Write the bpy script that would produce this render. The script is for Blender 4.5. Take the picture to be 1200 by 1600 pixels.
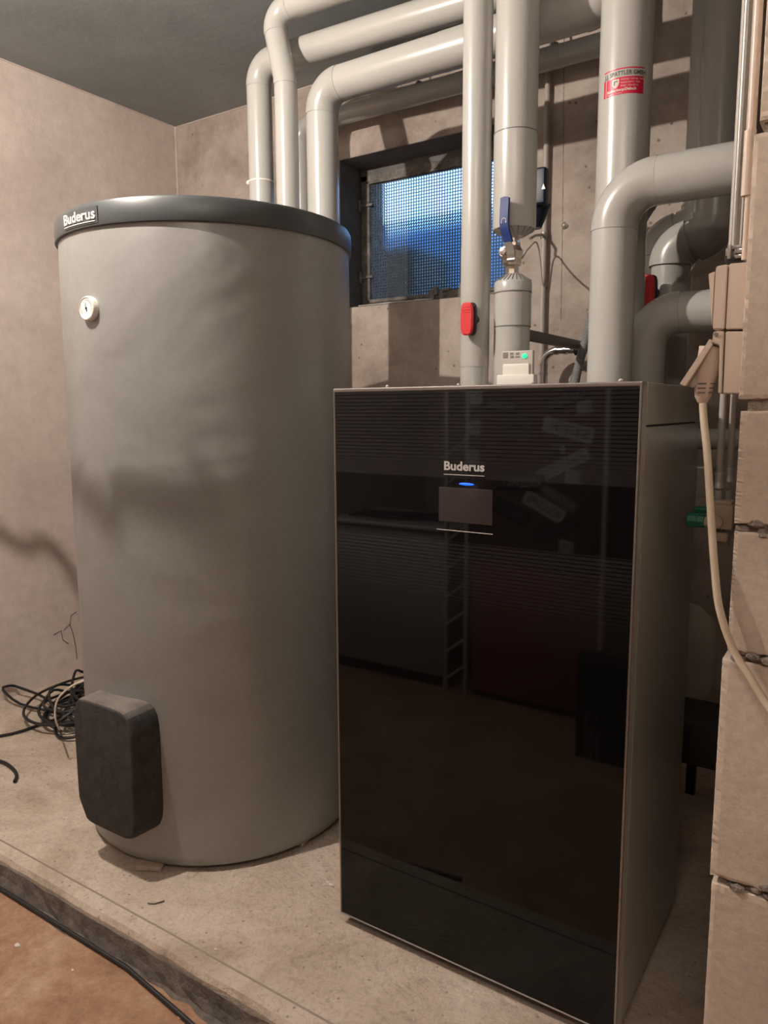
import bpy, bmesh, math, random
from mathutils import Vector, Matrix
random.seed(7)
for o in list(bpy.data.objects): bpy.data.objects.remove(o)
scene = bpy.context.scene
COL = scene.collection
R = math.radians

# ------------------------------------------------------------------ camera, world, exposure
FPX, YAW, PITCH, ROLL, CAMH = 1170.0, R(33.553), R(7.806), R(-0.269), 1.09
_f = Vector((-math.sin(YAW)*math.cos(PITCH), math.cos(YAW)*math.cos(PITCH), -math.sin(PITCH)))
_r = Vector((math.cos(YAW), math.sin(YAW), 0)); _u = _r.cross(_f)
AX_R = _r*math.cos(ROLL) + _u*math.sin(ROLL)
AX_U = -_r*math.sin(ROLL) + _u*math.cos(ROLL)
CAM = Vector((0, 0, CAMH))
cd = bpy.data.cameras.new('camera'); cam = bpy.data.objects.new('camera', cd); COL.objects.link(cam)
cd.sensor_fit = 'VERTICAL'; cd.sensor_height = 36.0; cd.lens = FPX/1600*36.0
cd.clip_start = 0.02
m = Matrix.Identity(4)
for i in range(3):
    m[i][0] = AX_R[i]; m[i][1] = AX_U[i]; m[i][2] = -_f[i]; m[i][3] = CAM[i]
cam.matrix_world = m
scene.camera = cam
scene.view_settings.view_transform = 'Standard'
scene.view_settings.look = 'None'
scene.view_settings.gamma = 1.0
scene.view_settings.use_curve_mapping = False
scene.view_settings.exposure = 0.0
world = bpy.data.worlds.new('world'); scene.world = world
world.use_nodes = True
bg = world.node_tree.nodes['Background']
bg.inputs[0].default_value = (0.32, 0.55, 1.0, 1); bg.inputs[1].default_value = 5.5
LAMP = Vector((-1.58, 0.52, 2.17))
LAMP_POWER = 19500.0
LAMP_COLOR = (1.0, 0.885, 0.79, 1)

def at(px, py, ax, val):
    """point of the room on the plane ax = val along a sight line of the photograph"""
    d = AX_R*((px-600)/FPX) + AX_U*((800-py)/FPX) + _f
    i = 'xyz'.index(ax)
    return CAM + d*((val-CAM[i])/d[i])

# ------------------------------------------------------------------ materials
def mat(name, col, rough=0.6, metal=0.0, **kw):
    m = bpy.data.materials.new(name); m.use_nodes = True
    b = m.node_tree.nodes['Principled BSDF']
    b.inputs['Base Color'].default_value = (*col, 1)
    b.inputs['Roughness'].default_value = rough
    b.inputs['Metallic'].default_value = metal
    for k, v in kw.items():
        b.inputs[k.replace('_', ' ')].default_value = v
    return m
def nodes(m): return m.node_tree.nodes, m.node_tree.links, m.node_tree.nodes['Principled BSDF']
def noise(m, scale, detail=6, rough=0.6, dist=0.0, vec=None, stretch=None):
    n, l, b = nodes(m)
    t = n.new('ShaderNodeTexNoise'); t.inputs['Scale'].default_value = scale
    t.inputs['Detail'].default_value = detail; t.inputs['Roughness'].default_value = rough
    t.inputs['Distortion'].default_value = dist
    tc = n.new('ShaderNodeTexCoord'); src = tc.outputs['Object']
    if stretch:
        mp = n.new('ShaderNodeMapping'); mp.inputs['Scale'].default_value = stretch
        l.new(src, mp.inputs[0]); src = mp.outputs[0]
    l.new(src, t.inputs['Vector'])
    return t
def ramp(m, src, stops):
    n, l, b = nodes(m)
    r = n.new('ShaderNodeValToRGB'); e = r.color_ramp.elements
    while len(e) < len(stops): e.new(0.5)
    for x, (p, c) in zip(e, stops): x.position = p; x.color = (*c, 1) if len(c) == 3 else c
    l.new(src, r.inputs[0]); return r
def mix(m, a, b_, fac, mode='MIX'):
    n, l, b = nodes(m)
    x = n.new('ShaderNodeMix'); x.data_type = 'RGBA'; x.blend_type = mode
    for s, i in ((fac, 0), (a, 6), (b_, 7)):
        if hasattr(s, 'links'): l.new(s, x.inputs[i])
        else: x.inputs[i].default_value = s if i == 0 else (*s, 1)
    return x.outputs[2]
def g(v): return (v, v, v)
def bump(m, src, strength, dist=0.01, prev=None):
    n, l, b = nodes(m)
    x = n.new('ShaderNodeBump'); x.inputs['Strength'].default_value = strength; x.inputs['Distance'].default_value = dist
    l.new(src, x.inputs['Height'])
    if prev: l.new(prev.outputs[0], x.inputs['Normal'])
    l.new(x.outputs[0], b.inputs['Normal']); return x
def setcol(m, out):
    n, l, b = nodes(m); l.new(out, b.inputs['Base Color'])

M = {}
# rendered (plastered) left wall
m_ = M['plaster'] = mat('plaster', (.5, .42, .36), .9)
a = noise(m_, 1.6, 5, .6, .8); c = ramp(m_, a.outputs[0], [(.3, (.50, .415, .365)), (.5, (.60, .51, .455)), (.75, (.68, .60, .545))])
d = noise(m_, 22, 6, .7); setcol(m_, mix(m_, c.outputs[0], ramp(m_, d.outputs[0], [(.3, g(.86)), (.6, g(1.0))]).outputs[0], 1.0, 'MULTIPLY'))
b1 = bump(m_, noise(m_, 6, 4, .5, 1.2).outputs[0], .22, .02); bump(m_, noise(m_, 95, 5, .6, 1.0).outputs[0], .35, .004, b1)
# shuttered concrete of the back wall
m_ = M['concrete'] = mat('concrete', (.4, .34, .29), .85)
a = noise(m_, 3.4, 12, .74, .15); c = ramp(m_, a.outputs[0], [(.34, (.27, .22, .185)), (.5, (.42, .35, .30)), (.64, (.53, .46, .40))])
n, l, bb = nodes(m_)
tc = n.new('ShaderNodeTexCoord'); mp = n.new('ShaderNodeMapping'); mp.inputs['Scale'].default_value = (2.5, 0, .4)
l.new(tc.outputs['Object'], mp.inputs[0]); st = n.new('ShaderNodeTexNoise'); st.inputs['Scale'].default_value = 3; st.inputs['Detail'].default_value = 3
l.new(mp.outputs[0], st.inputs[0])
c2 = mix(m_, c.outputs[0], ramp(m_, st.outputs[0], [(.35, g(.80)), (.6, g(1.0))]).outputs[0], .25, 'MULTIPLY')
vo = n.new('ShaderNodeTexVoronoi'); vo.inputs['Scale'].default_value = 17; l.new(tc.outputs['Object'], vo.inputs[0])
pores = ramp(m_, vo.outputs['Distance'], [(.05, g(.25)), (.10, g(1.0))])
setcol(m_, mix(m_, c2, pores.outputs[0], .75, 'MULTIPLY'))
b1 = bump(m_, noise(m_, 14, 5, .6).outputs[0], .25, .012); bump(m_, noise(m_, 120, 4, .6).outputs[0], .2, .003, b1)
# reveal of the window, smooth dark render
m_ = M['reveal'] = mat('reveal_render', (.17, .165, .16), .85)
setcol(m_, ramp(m_, noise(m_, 8, 5).outputs[0], [(.3, (.12, .115, .11)), (.7, (.21, .205, .20))]).outputs[0]); bump(m_, noise(m_, 40, 4).outputs[0], .2, .004)
# ceiling
m_ = M['ceiling'] = mat('ceiling_concrete', (.2, .2, .19), .85)
a = noise(m_, 2.5, 6, .6, .6); setcol(m_, ramp(m_, a.outputs[0], [(.3, (.255, .285, .29)), (.7, (.34, .375, .38))]).outputs[0]); bump(m_, noise(m_, 30, 5).outputs[0], .2, .006)
# raised slab
m_ = M['slab'] = mat('screed', (.4, .33, .26), .85)
a = noise(m_, 3.5, 8, .65, 1.5); c = ramp(m_, a.outputs[0], [(.28, (.37, .285, .215)), (.5, (.52, .42, .335)), (.75, (.65, .55, .46))])
d = noise(m_, 70, 9, .8, 1.0); c2 = mix(m_, c.outputs[0], ramp(m_, d.outputs[0], [(.36, g(.72)), (.5, g(1.0)), (.62, g(1.1))]).outputs[0], 1.0, 'MULTIPLY')
n, l, bb = nodes(m_); vo = n.new('ShaderNodeTexVoronoi'); vo.inputs['Scale'].default_value = 34; tc = n.new('ShaderNodeTexCoord'); l.new(tc.outputs['Object'], vo.inputs[0])
setcol(m_, mix(m_, c2, ramp(m_, vo.outputs['Distance'], [(.07, g(.38)), (.13, g(1.0))]).outputs[0], .7, 'MULTIPLY'))
b1 = bump(m_, noise(m_, 7, 6, .6, 2.5).outputs[0], .45, .02); bump(m_, noise(m_, 85, 6, .75, 2).outputs[0], .55, .006, b1)
# low floor with red-brown paint worn away
m_ = M['lowfloor'] = mat('worn_painted_floor', (.4, .25, .16), .75)
a = noise(m_, 6.0, 12, .80, .1); c = ramp(m_, a.outputs[0], [(.35, (.22, .11, .06)), (.5, (.34, .19, .11)), (.64, (.44, .30, .20))])
d = noise(m_, 40, 7, .75); setcol(m_, mix(m_, c.outputs[0], ramp(m_, d.outputs[0], [(.3, g(.75)), (.6, g(1.05))]).outputs[0], 1.0, 'MULTIPLY')); bump(m_, d.outputs[0], .35, .005)
m_ = M['riser'] = mat('slab_edge', (.12, .1, .085), .9)
setcol(m_, ramp(m_, noise(m_, 18, 7, .7).outputs[0], [(.35, (.07, .058, .05)), (.6, (.16, .13, .11)), (.8, (.33, .28, .24))]).outputs[0]); bump(m_, noise(m_, 50, 6).outputs[0], .6, .01)
# sand-lime blocks
m_ = M['block'] = mat('sand_lime_block', (.5, .42, .34), .9)
a = noise(m_, 5, 6, .6, .5); c = ramp(m_, a.outputs[0], [(.3, (.52, .42, .335)), (.7, (.64, .54, .45))])
d = noise(m_, 90, 5, .7); setcol(m_, mix(m_, c.outputs[0], ramp(m_, d.outputs[0], [(.3, g(.85)), (.6, g(1.03))]).outputs[0], 1.0, 'MULTIPLY')); bump(m_, noise(m_, 45, 7, .7).outputs[0], .3, .004)
m_ = M['mortar'] = mat('mortar', (.30, .25, .21), .95)
setcol(m_, ramp(m_, noise(m_, 60, 6, .7).outputs[0], [(.35, (.14, .11, .09)), (.65, (.45, .38, .32))]).outputs[0]); bump(m_, noise(m_, 70, 6, .7).outputs[0], .9, .01)
# insulation jackets
def jacket(nm, col):
    m_ = mat(nm, col, .27, 0.0); bump(m_, noise(m_, 3.2, 2, .5).outputs[0], .25, .02); return m_
M['pvc'] = jacket('grey_jacket', (.44, .43, .40)); M['pvc2'] = jacket('grey_jacket_flexible', (.42, .41, .38))
M['pvc_end'] = mat('jacket_seam', (.16, .15, .14), .6)
# tank foil
m_ = M['foil'] = mat('tank_foil', (.26, .25, .232), .40, .25)
a = noise(m_, 2.6, 2.5, .5, .5, stretch=(1, 1, 1.4)); bump(m_, a.outputs[0], .5, .03); setcol(m_, ramp(m_, noise(m_, 60, 3).outputs[0], [(.3, (.265, .262, .248)), (.7, (.29, .286, .272))]).outputs[0])
M['lid'] = mat('tank_lid', (.058, .063, .064), .38)
m_ = M['foam'] = mat('black_foam', (.03, .028, .027), .85)
setcol(m_, ramp(m_, noise(m_, 30, 7, .7, .6).outputs[0], [(.4, (.022, .02, .019)), (.72, (.05, .046, .043))]).outputs[0]); bump(m_, noise(m_, 160, 5, .7).outputs[0], .5, .003)
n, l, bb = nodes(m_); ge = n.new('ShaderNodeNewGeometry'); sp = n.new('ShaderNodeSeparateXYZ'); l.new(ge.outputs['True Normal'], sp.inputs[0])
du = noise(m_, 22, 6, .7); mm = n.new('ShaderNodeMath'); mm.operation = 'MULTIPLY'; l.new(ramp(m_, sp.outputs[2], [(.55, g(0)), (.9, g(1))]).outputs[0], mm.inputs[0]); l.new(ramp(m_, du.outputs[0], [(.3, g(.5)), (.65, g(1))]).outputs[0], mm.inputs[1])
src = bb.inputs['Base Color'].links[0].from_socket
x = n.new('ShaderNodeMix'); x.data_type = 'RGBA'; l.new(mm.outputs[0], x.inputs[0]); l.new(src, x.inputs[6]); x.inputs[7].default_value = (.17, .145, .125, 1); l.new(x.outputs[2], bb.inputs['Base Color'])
M['black'] = mat('black_plastic', (.012, .012, .012), .45)
M['rubber'] = mat('black_cable_sheath', (.011, .011, .012), .5)
M['white'] = mat('white_plastic', (.72, .68, .62), .4)
M['cream'] = mat('cream_plastic', (.56, .45, .37), .4)
M['cream_cable'] = mat('cream_cable_sheath', (.60, .50, .37), .5)
M['red'] = mat('red_handle', (.62, .03, .035), .38)
M['blue'] = mat('blue_handle', (.014, .035, .17), .5)
M['darkblue'] = mat('dark_blue_casing', (.01, .018, .04), .4)
M['brass'] = mat('nickel_brass', (.62, .55, .46), .3, 1.0)
M['green'] = mat('green_handle', (.01, .17, .10), .4)
M['steel'] = mat('press_steel', (.75, .74, .72), .18, 1.0)
M['zinc'] = mat('galvanised', (.30, .285, .26), .42, .5)
M['greypipe'] = mat('grey_conduit', (.42, .38, .34), .45)
M['rail'] = mat('mounting_rail', (.20, .18, .16), .5, .4)
M['corr'] = mat('grey_corrugated', (.22, .22, .225), .45)
M['alu'] = mat('aluminium_trim', (.36, .33, .30), .32, .85)
m_ = M['casing'] = mat('boiler_casing', (.33, .32, .29), .3, .2)
M['casing_top'] = mat('boiler_casing_top', (.38, .37, .335), .3, .2)
M['gauge'] = mat('gauge_face', (.8, .77, .72), .35)
M['vessel'] = mat('vessel_white', (.62, .59, .52), .4)
M['sleeve'] = mat('press_sleeve_steel', (.62, .60, .57), .35, .35)
M['dark'] = mat('dark_steel', (.02, .019, .018), .5)
M['signred'] = mat('sticker_red', (.60, .012, .055), .35)
M['stain'] = mat('dark_line', (.27, .22, .18), .9)
M['signwhite'] = mat('sticker_white', (.62, .55, .50), .35)
M['ink'] = mat('sticker_ink', (.07, .06, .055), .5)
m_ = M['iron'] = mat('weathered_iron', (.09, .08, .07), .8)
setcol(m_, ramp(m_, noise(m_, 25, 7, .7).outputs[0], [(.35, (.09, .082, .074)), (.55, (.22, .20, .175)), (.75, (.42, .38, .33))]).outputs[0]); bump(m_, noise(m_, 70, 5).outputs[0], .5, .004)
# boiler front glass: dark, with fine printed lines that fade above and below a clear band
m_ = M['glass_front'] = mat('black_glass', (.004, .0038, .0042), .035, IOR=1.38); n, l, bb = nodes(m_)
tc = n.new('ShaderNodeTexCoord'); sp = n.new('ShaderNodeSeparateXYZ'); l.new(tc.outputs['Object'], sp.inputs[0])
w = n.new('ShaderNodeMath'); w.operation = 'MULTIPLY'; w.inputs[1].default_value = 2*math.pi/.0068; l.new(sp.outputs[2], w.inputs[0])
s = n.new('ShaderNodeMath'); s.operation = 'SINE'; l.new(w.outputs[0], s.inputs[0])
lines = ramp(m_, s.outputs[0], [(.25, g(0)), (.8, g(1))])
zr = n.new('ShaderNodeMapRange'); zr.inputs[1].default_value = 0; zr.inputs[2].default_value = 1.13; l.new(sp.outputs[2], zr.inputs[0])
fade = ramp(m_, zr.outputs[0], [(.58, g(0)), (.74, g(1)), (.755, g(1)), (.7552, g(0)), (.8559, g(0)), (.856, g(.05)), (.905, g(.9)), (.97, g(1))])
zone = ramp(m_, zr.outputs[0], [(.58, g(0)), (.74, g(1)), (.755, g(1)), (.7552, g(0)), (.8559, g(0)), (.856, g(1))])
lm = n.new('ShaderNodeMath'); lm.operation = 'MULTIPLY'; l.new(lines.outputs[0], lm.inputs[0]); l.new(fade.outputs[0], lm.inputs[1])
setcol(m_, mix(m_, mix(m_, (.0035, .0034, .0038), (.0155, .0145, .0145), zone.outputs[0]), (.0045, .0042, .0045), lm.outputs[0]))
M['screen'] = mat('display_screen', (.036, .028, .026), .08)
M['print'] = mat('silver_print', (.50, .47, .44), .4)
def emis(nm, col, s):
    m_ = mat(nm, (0, 0, 0), .5); b = m_.node_tree.nodes['Principled BSDF']
    b.inputs['Emission Color'].default_value = (*col, 1); b.inputs['Emission Strength'].default_value = s; return m_
M['blueled'] = emis('blue_led', (.004, .08, 1.0), 2.6)
M['greenled'] = emis('green_led', (.02, 1.0, .35), 1.6)
M['bulb'] = emis('bulb_glow', LAMP_COLOR[:3], LAMP_POWER)
M['fillglow'] = emis('fill_tube_glow', (1.0, .86, .74), 82.0)  # glow of the added fill tube
# obscured window glass
m_ = M['pane'] = mat('prismatic_glass', (.85, .95, 1.0), .06); n, l, bb = nodes(m_)
bb.inputs['Transmission Weight'].default_value = 1.0; bb.inputs['IOR'].default_value = 1.25
tc = n.new('ShaderNodeTexCoord'); sp = n.new('ShaderNodeSeparateXYZ'); l.new(tc.outputs['Object'], sp.inputs[0])
def wave(out, per):
    a = n.new('ShaderNodeMath'); a.operation = 'MULTIPLY'; a.inputs[1].default_value = math.pi/per; l.new(out, a.inputs[0])
    s_ = n.new('ShaderNodeMath'); s_.operation = 'SINE'; l.new(a.outputs[0], s_.inputs[0])
    q = n.new('ShaderNodeMath'); q.operation = 'ABSOLUTE'; l.new(s_.outputs[0], q.inputs[0]); return q.outputs[0]
wx, wz = wave(sp.outputs[0], .0113), wave(sp.outputs[2], .0113)
mu = n.new('ShaderNodeMath'); mu.operation = 'MINIMUM'; l.new(wx, mu.inputs[0]); l.new(wz, mu.inputs[1])
bump(m_, mu.outputs[0], .35, .003)
dirt = n.new('ShaderNodeBsdfDiffuse'); dirt.inputs[0].default_value = (.10, .105, .11, 1)
rp = ramp(m_, mu.outputs[0], [(.25, g(.9)), (.6, g(0.0))])
ms = n.new('ShaderNodeMixShader'); out = n['Material Output']
l.new(rp.outputs[0], ms.inputs[0]); l.new(bb.outputs[0], ms.inputs[1]); l.new(dirt.outputs[0], ms.inputs[2]); l.new(ms.outputs[0], out.inputs[0])
# outside
M['well'] = mat('light_well_blue_tint', (.36, .50, .80), .9)  # well concrete, with the blue of the daylight put into its colour
m_ = M['sheet'] = mat('pale_green_sheet', (.7, .95, .8), .7); n, l, bb = nodes(m_)
tr = n.new('ShaderNodeBsdfTranslucent'); tr.inputs[0].default_value = (.75, 1.0, .85, 1); ms = n.new('ShaderNodeMixShader'); ms.inputs[0].default_value = .7
l.new(bb.outputs[0], ms.inputs[1]); l.new(tr.outputs[0], ms.inputs[2]); l.new(ms.outputs[0], n['Material Output'].inputs[0])
M['weather'] = mat('weathered_slab', (.20, .20, .19), .9)
# things on the far side of the room (seen in the glass)
M['cab_white'] = mat('cabinet_white', (.75, .73, .70), .5)
M['cab_grey'] = mat('cabinet_grey', (.45, .45, .44), .5)
M['cab_brown'] = mat('red_brown_door', (.30, .07, .055), .5)
M['stick_bg'] = mat('cabinet_side_red', (.17, .09, .085), .5)
M['sticker_black'] = mat('sticker_black', (.02, .02, .022), .4)
M['sticker_pale'] = mat('sticker_pale', (.80, .78, .75), .4)
M['sticker_grey'] = mat('sticker_grey', (.22, .22, .23), .4)

# ------------------------------------------------------------------ mesh helpers
def link(o, parent=None):
    COL.objects.link(o)
    if parent: o.parent = parent
    return o
def obj(name, bm, material, parent=None, smooth=True, angle=35):
    me = bpy.data.meshes.new(name)
    bmesh.ops.recalc_face_normals(bm, faces=bm.faces[:])
    if smooth:
        for f in bm.faces: f.smooth = True
        for e in bm.edges:
            if len(e.link_faces) == 2 and e.calc_face_angle(0) > R(angle): e.smooth = False
    bm.to_mesh(me); bm.free()
    me.materials.append(M[material] if isinstance(material, str) else material)
    return link(bpy.data.objects.new(name, me), parent)
def tag(o, label, cat, group=None):
    o['label'] = label; o['category'] = cat
    if group: o['group'] = group
    return o
def struct(o): o['kind'] = 'structure'; return o
def thing(name, label, cat, loc=(0, 0, 0), group=None):
    o = bpy.data.objects.new(name, None); o.empty_display_size = .05; link(o); o.location = loc
    return tag(o, label, cat, group)
def kid(name, bm, material, t, **kw):
    """part given in room coordinates, parented to thing t standing at its own base"""
    off = t.matrix_basis.translation if t.parent is None else Vector((0, 0, 0))
    if t.parent is not None: off = t.parent.matrix_basis.translation if t.parent.type == 'EMPTY' else Vector((0, 0, 0))
    bmesh.ops.translate(bm, vec=-Vector(off), verts=bm.verts[:])
    return obj(name, bm, material, t, **kw)
def BM(): return bmesh.new()
def box(bm, lo, hi, bev=0.0, seg=2, rot=None, pivot=None):
    lo, hi = Vector(lo), Vector(hi); c = (lo+hi)/2; s = hi-lo
    r = bmesh.ops.create_cube(bm, size=1.0); vs = r['verts']
    for v in vs: v.co = Vector((v.co.x*s.x, v.co.y*s.y, v.co.z*s.z)) + c
    if bev > 0:
        es = list({e for v in vs for e in v.link_edges})
        q = bmesh.ops.bevel(bm, geom=es, offset=bev, segments=seg, affect='EDGES', profile=.6)
        vs = list({v for f in q['faces'] for v in f.verts} | {v for v in vs if v.is_valid})
    if rot is not None:
        bmesh.ops.rotate(bm, cent=pivot or c, matrix=rot, verts=vs)
    return vs
def prism(bm, pts, vec, bev=0.0, seg=2):
    vs = [bm.verts.new(p) for p in pts]; f = bm.faces.new(vs)
    r = bmesh.ops.extrude_face_region(bm, geom=[f]); nv = [v for v in r['geom'] if isinstance(v, bmesh.types.BMVert)]
    bmesh.ops.translate(bm, vec=Vector(vec), verts=nv)
    if bev > 0:
        es = list({e for v in vs+nv for e in v.link_edges})
        bmesh.ops.bevel(bm, geom=es, offset=bev, segments=seg, affect='EDGES')
def frames(pts):
    T = []
    for i in range(len(pts)):
        a = pts[max(i-1, 0)]; b = pts[min(i+1, len(pts)-1)]; T.append((b-a).normalized())
    ref = Vector((0, 0, 1)) if abs(T[0].z) < .9 else Vector((1, 0, 0))
    N = [(ref - T[0]*ref.dot(T[0])).normalized()]
    for i in range(1, len(pts)):
        q = T[i-1].rotation_difference(T[i]); v = q @ N[-1]; N.append((v - T[i]*v.dot(T[i])).normalized())
    return T, N
def tube(bm, pts, rad, seg=20, cap=True):
    pts = [Vector(p) for p in pts]; T, N = frames(pts)
    rr = rad if isinstance(rad, (list, tuple)) else [rad]*len(pts)
    rings = []
    for p, t, nn, r_ in zip(pts, T, N, rr):
        b_ = t.cross(nn)
        rings.append([bm.verts.new(p + nn*(r_*math.cos(2*math.pi*k/seg)) + b_*(r_*math.sin(2*math.pi*k/seg))) for k in range(seg)])
    for a, b_ in zip(rings, rings[1:]):
        for k in range(seg): bm.faces.new((a[k], a[(k+1) % seg], b_[(k+1) % seg], b_[k]))
    if cap: bm.faces.new(rings[0][::-1]); bm.faces.new(rings[-1])
def arc(p0, pc, p1, rad, n=14):
    """rounded corner at pc between p0 and p1"""
    a = (p0-pc).normalized(); b = (p1-pc).normalized(); ang = a.angle(b)
    d = rad/math.tan(ang/2); s = pc + a*d; e = pc + b*d
    cen = pc + (a+b).normalized()*(rad/math.sin(ang/2))
    u = (s-cen); v = (e-cen); tot = u.angle(v); ax = u.cross(v).normalized()
    return [cen + Matrix.Rotation(tot*i/n, 3, ax) @ u for i in range(n+1)]
def spline(pts, n=10):
    pts = [Vector(p) for p in pts]; P = [pts[0]*2-pts[1]] + pts + [pts[-1]*2-pts[-2]]; out = []
    for i in range(1, len(P)-2):
        for k in range(n):
            t = k/n; a, b, c, d = P[i-1:i+3]
            out.append(.5*((2*b)+(c-a)*t+(2*a-5*b+4*c-d)*t*t+(3*b-a-3*c+d)*t**3))
    out.append(pts[-1]); return out
def lathe(bm, prof, centre, axis='z', seg=48, rot=None):
    rings = []; c = Vector(centre)
    for r_, h in prof:
        ring = []
        for k in range(seg):
            a = 2*math.pi*k/seg; v = Vector((r_*math.cos(a), r_*math.sin(a), h))
            if axis == 'y': v = Vector((v.x, -v.z, v.y))
            if axis == 'x': v = Vector((-v.z, v.x, v.y))
            if rot is not None: v = rot @ v
            ring.append(bm.verts.new(c+v))
        rings.append(ring)
    for a, b_ in zip(rings, rings[1:]):
        for k in range(seg): bm.faces.new((a[k], a[(k+1) % seg], b_[(k+1) % seg], b_[k]))
    bm.faces.new(rings[0][::-1]); bm.faces.new(rings[-1])
def text_bm(s, size, bold=0.0, depth=0.0005, align='CENTER', sx=1.0):
    cu = bpy.data.curves.new('lettering', 'FONT'); cu.body = s; cu.size = size; cu.offset = bold; cu.extrude = depth
    cu.align_x = align; cu.align_y = 'CENTER'; cu.resolution_u = 3
    o = bpy.data.objects.new('lettering', cu); COL.objects.link(o)
    bpy.context.view_layer.update()
    me = bpy.data.meshes.new_from_object(o.evaluated_get(bpy.context.evaluated_depsgraph_get()))
    bm = bmesh.new(); bm.from_mesh(me)
    bpy.data.objects.remove(o); bpy.data.curves.remove(cu); bpy.data.meshes.remove(me)
    if sx != 1.0:
        for v in bm.verts: v.co.x *= sx
    return bm
def place(bm, m4): bmesh.ops.transform(bm, matrix=m4, verts=bm.verts[:]); return bm
def wrap(bm, centre, rad, az, z, lift=.0006):
    """bend lettering lying in local xy onto an upright cylinder at azimuth az"""
    for v in bm.verts:
        a = az + v.co.x/rad; r_ = rad+lift+v.co.z
        v.co = Vector((centre[0]+r_*math.cos(a), centre[1]+r_*math.sin(a), z+v.co.y))
    return bm

XL, XR, YB, YF, ZC, ZL, YP = -2.722, 1.7, 2.438, -2.3, 2.338, -.062, .909

# ------------------------------------------------------------------ setting
b = BM(); box(b, (XL-.2, YF-.2, ZL-.2), (XR+.2, YP+.05, ZL)); struct(obj('floor', b, 'lowfloor', smooth=False))
# raised slab with a slightly ragged, subdivided front edge
b = BM(); N_ = 90; top, bot, low = [], [], []
for i in range(N_+1):
    x = XL-.1 + (XR+.2-XL)*i/N_; j = random.uniform(-.002, .002)
    top.append(b.verts.new((x, YP+.004+j*.6, -.001))); bot.append(b.verts.new((x, YP-.003+j, -.012+random.uniform(-.002, .002))))
    low.append(b.verts.new((x, YP-.006+j, -.035)))
back = [b.verts.new((v.co.x, YB+.15, 0)) for v in (top[0], top[-1])]
bb0 = [b.verts.new((v.co.x, YP+.05, 0)) for v in (top[0], top[-1])]
for i in range(N_):
    b.faces.new((top[i], top[i+1], bot[i+1], bot[i])); b.faces.new((bot[i], bot[i+1], low[i+1], low[i]))
b.faces.new(top + [back[1], back[0]])
for v in bb0: b.verts.remove(v)
box(b, (XL-.1, YP+.012, -.2), (XR+.1, YB+.15, -.03))
struct(obj('floor_raised_slab', b, 'slab', smooth=False))
b = BM(); N_ = 120; A, B_ , C_, D_ = [], [], [], []
for i in range(N_+1):
    x = XL-.1 + (XR+.2-XL)*i/N_
    A.append(b.verts.new((x, YP-.009+random.uniform(-.001, .001), -.015+random.uniform(-.003, .003))))
    B_.append(b.verts.new((x, YP-.014+random.uniform(-.002, .002), -.04)))
    C_.append(b.verts.new((x, YP-.020+random.uniform(-.004, .004), ZL+.004)))
    D_.append(b.verts.new((x, YP-.032+random.uniform(-.010, .010), ZL-.001)))
for P_, Q_ in ((A, B_), (B_, C_), (C_, D_)):
    for i in range(N_): b.faces.new((P_[i], P_[i+1], Q_[i+1], Q_[i]))
struct(obj('trim_1', b, 'riser', smooth=False))
b = BM(); tube(b, [(XL, YP+.040, -.0012), (-1.9, YP+.036, -.0012), (-1.2, YP+.041, -.0012), (XR, YP+.040, -.0012)], .0022, 6); struct(obj('trim_6', b, 'stain'))
b = BM(); box(b, (XL-.2, YF-.2, ZL-.1), (XL, YB+.2, ZC+.1)); struct(obj('wall_left', b, 'plaster', smooth=False))
b = BM(); box(b, (XR, YF-.2, ZL-.1), (XR+.2, YB+.2, ZC+.1)); struct(obj('wall_right', b, 'plaster', smooth=False))
b = BM(); box(b, (XL-.2, YF-.2, ZL-.1), (XR+.2, YF, ZC+.1)); struct(obj('wall_front', b, 'plaster', smooth=False))
b = BM(); box(b, (XL-.2, YF-.2, ZC), (XR+.2, YB+.36, ZC+.2)); struct(obj('ceiling', b, 'ceiling', smooth=False))
# narrow plaster bead along the ceiling line
b = BM(); tube(b, [(XL+.001, YF, ZC), (XL+.001, YB, ZC)], .004, 8); tube(b, [(XL, YB-.001, ZC), (XR, YB-.001, ZC)], .004, 8)
tube(b, [(XL+.002, YB-.002, ZC), (XL+.002, YB-.002, 0)], .006, 8)
struct(obj('trim_2', b, 'plaster'))
# back wall with the window opening (splayed reveal)
WX0, WX1, WZ0, WZ1, WD = -1.816, -1.065, 1.484, 2.040, .155
b = BM()
xs = [XL-.2, WX0, WX1, XR+.2]; zs = [ZL-.1, WZ0, WZ1, ZC+.1]
for i in range(3):
    for k in range(3):
        if i == 1 and k == 1: continue
        box(b, (xs[i], YB, zs[k]), (xs[i+1], YB+.30, zs[k+1]))
bmesh.ops.remove_doubles(b, verts=b.verts[:], dist=1e-5)
wb = struct(obj('wall_back', b, 'concrete', smooth=False))
b = BM()
t_ = .002
box(b, (WX0-.0, YB+.001, WZ0+t_), (WX0+t_, YB+.299, WZ1)); box(b, (WX1-t_, YB+.001, WZ0+t_), (WX1, YB+.299, WZ1))
box(b, (WX0, YB+.001, WZ1-t_), (WX1, YB+.299, WZ1)); box(b, (WX0, YB+.001, WZ0), (WX1, YB+.299, WZ0+t_))
struct(obj('trim_3', b, 'reveal', smooth=False))

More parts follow.
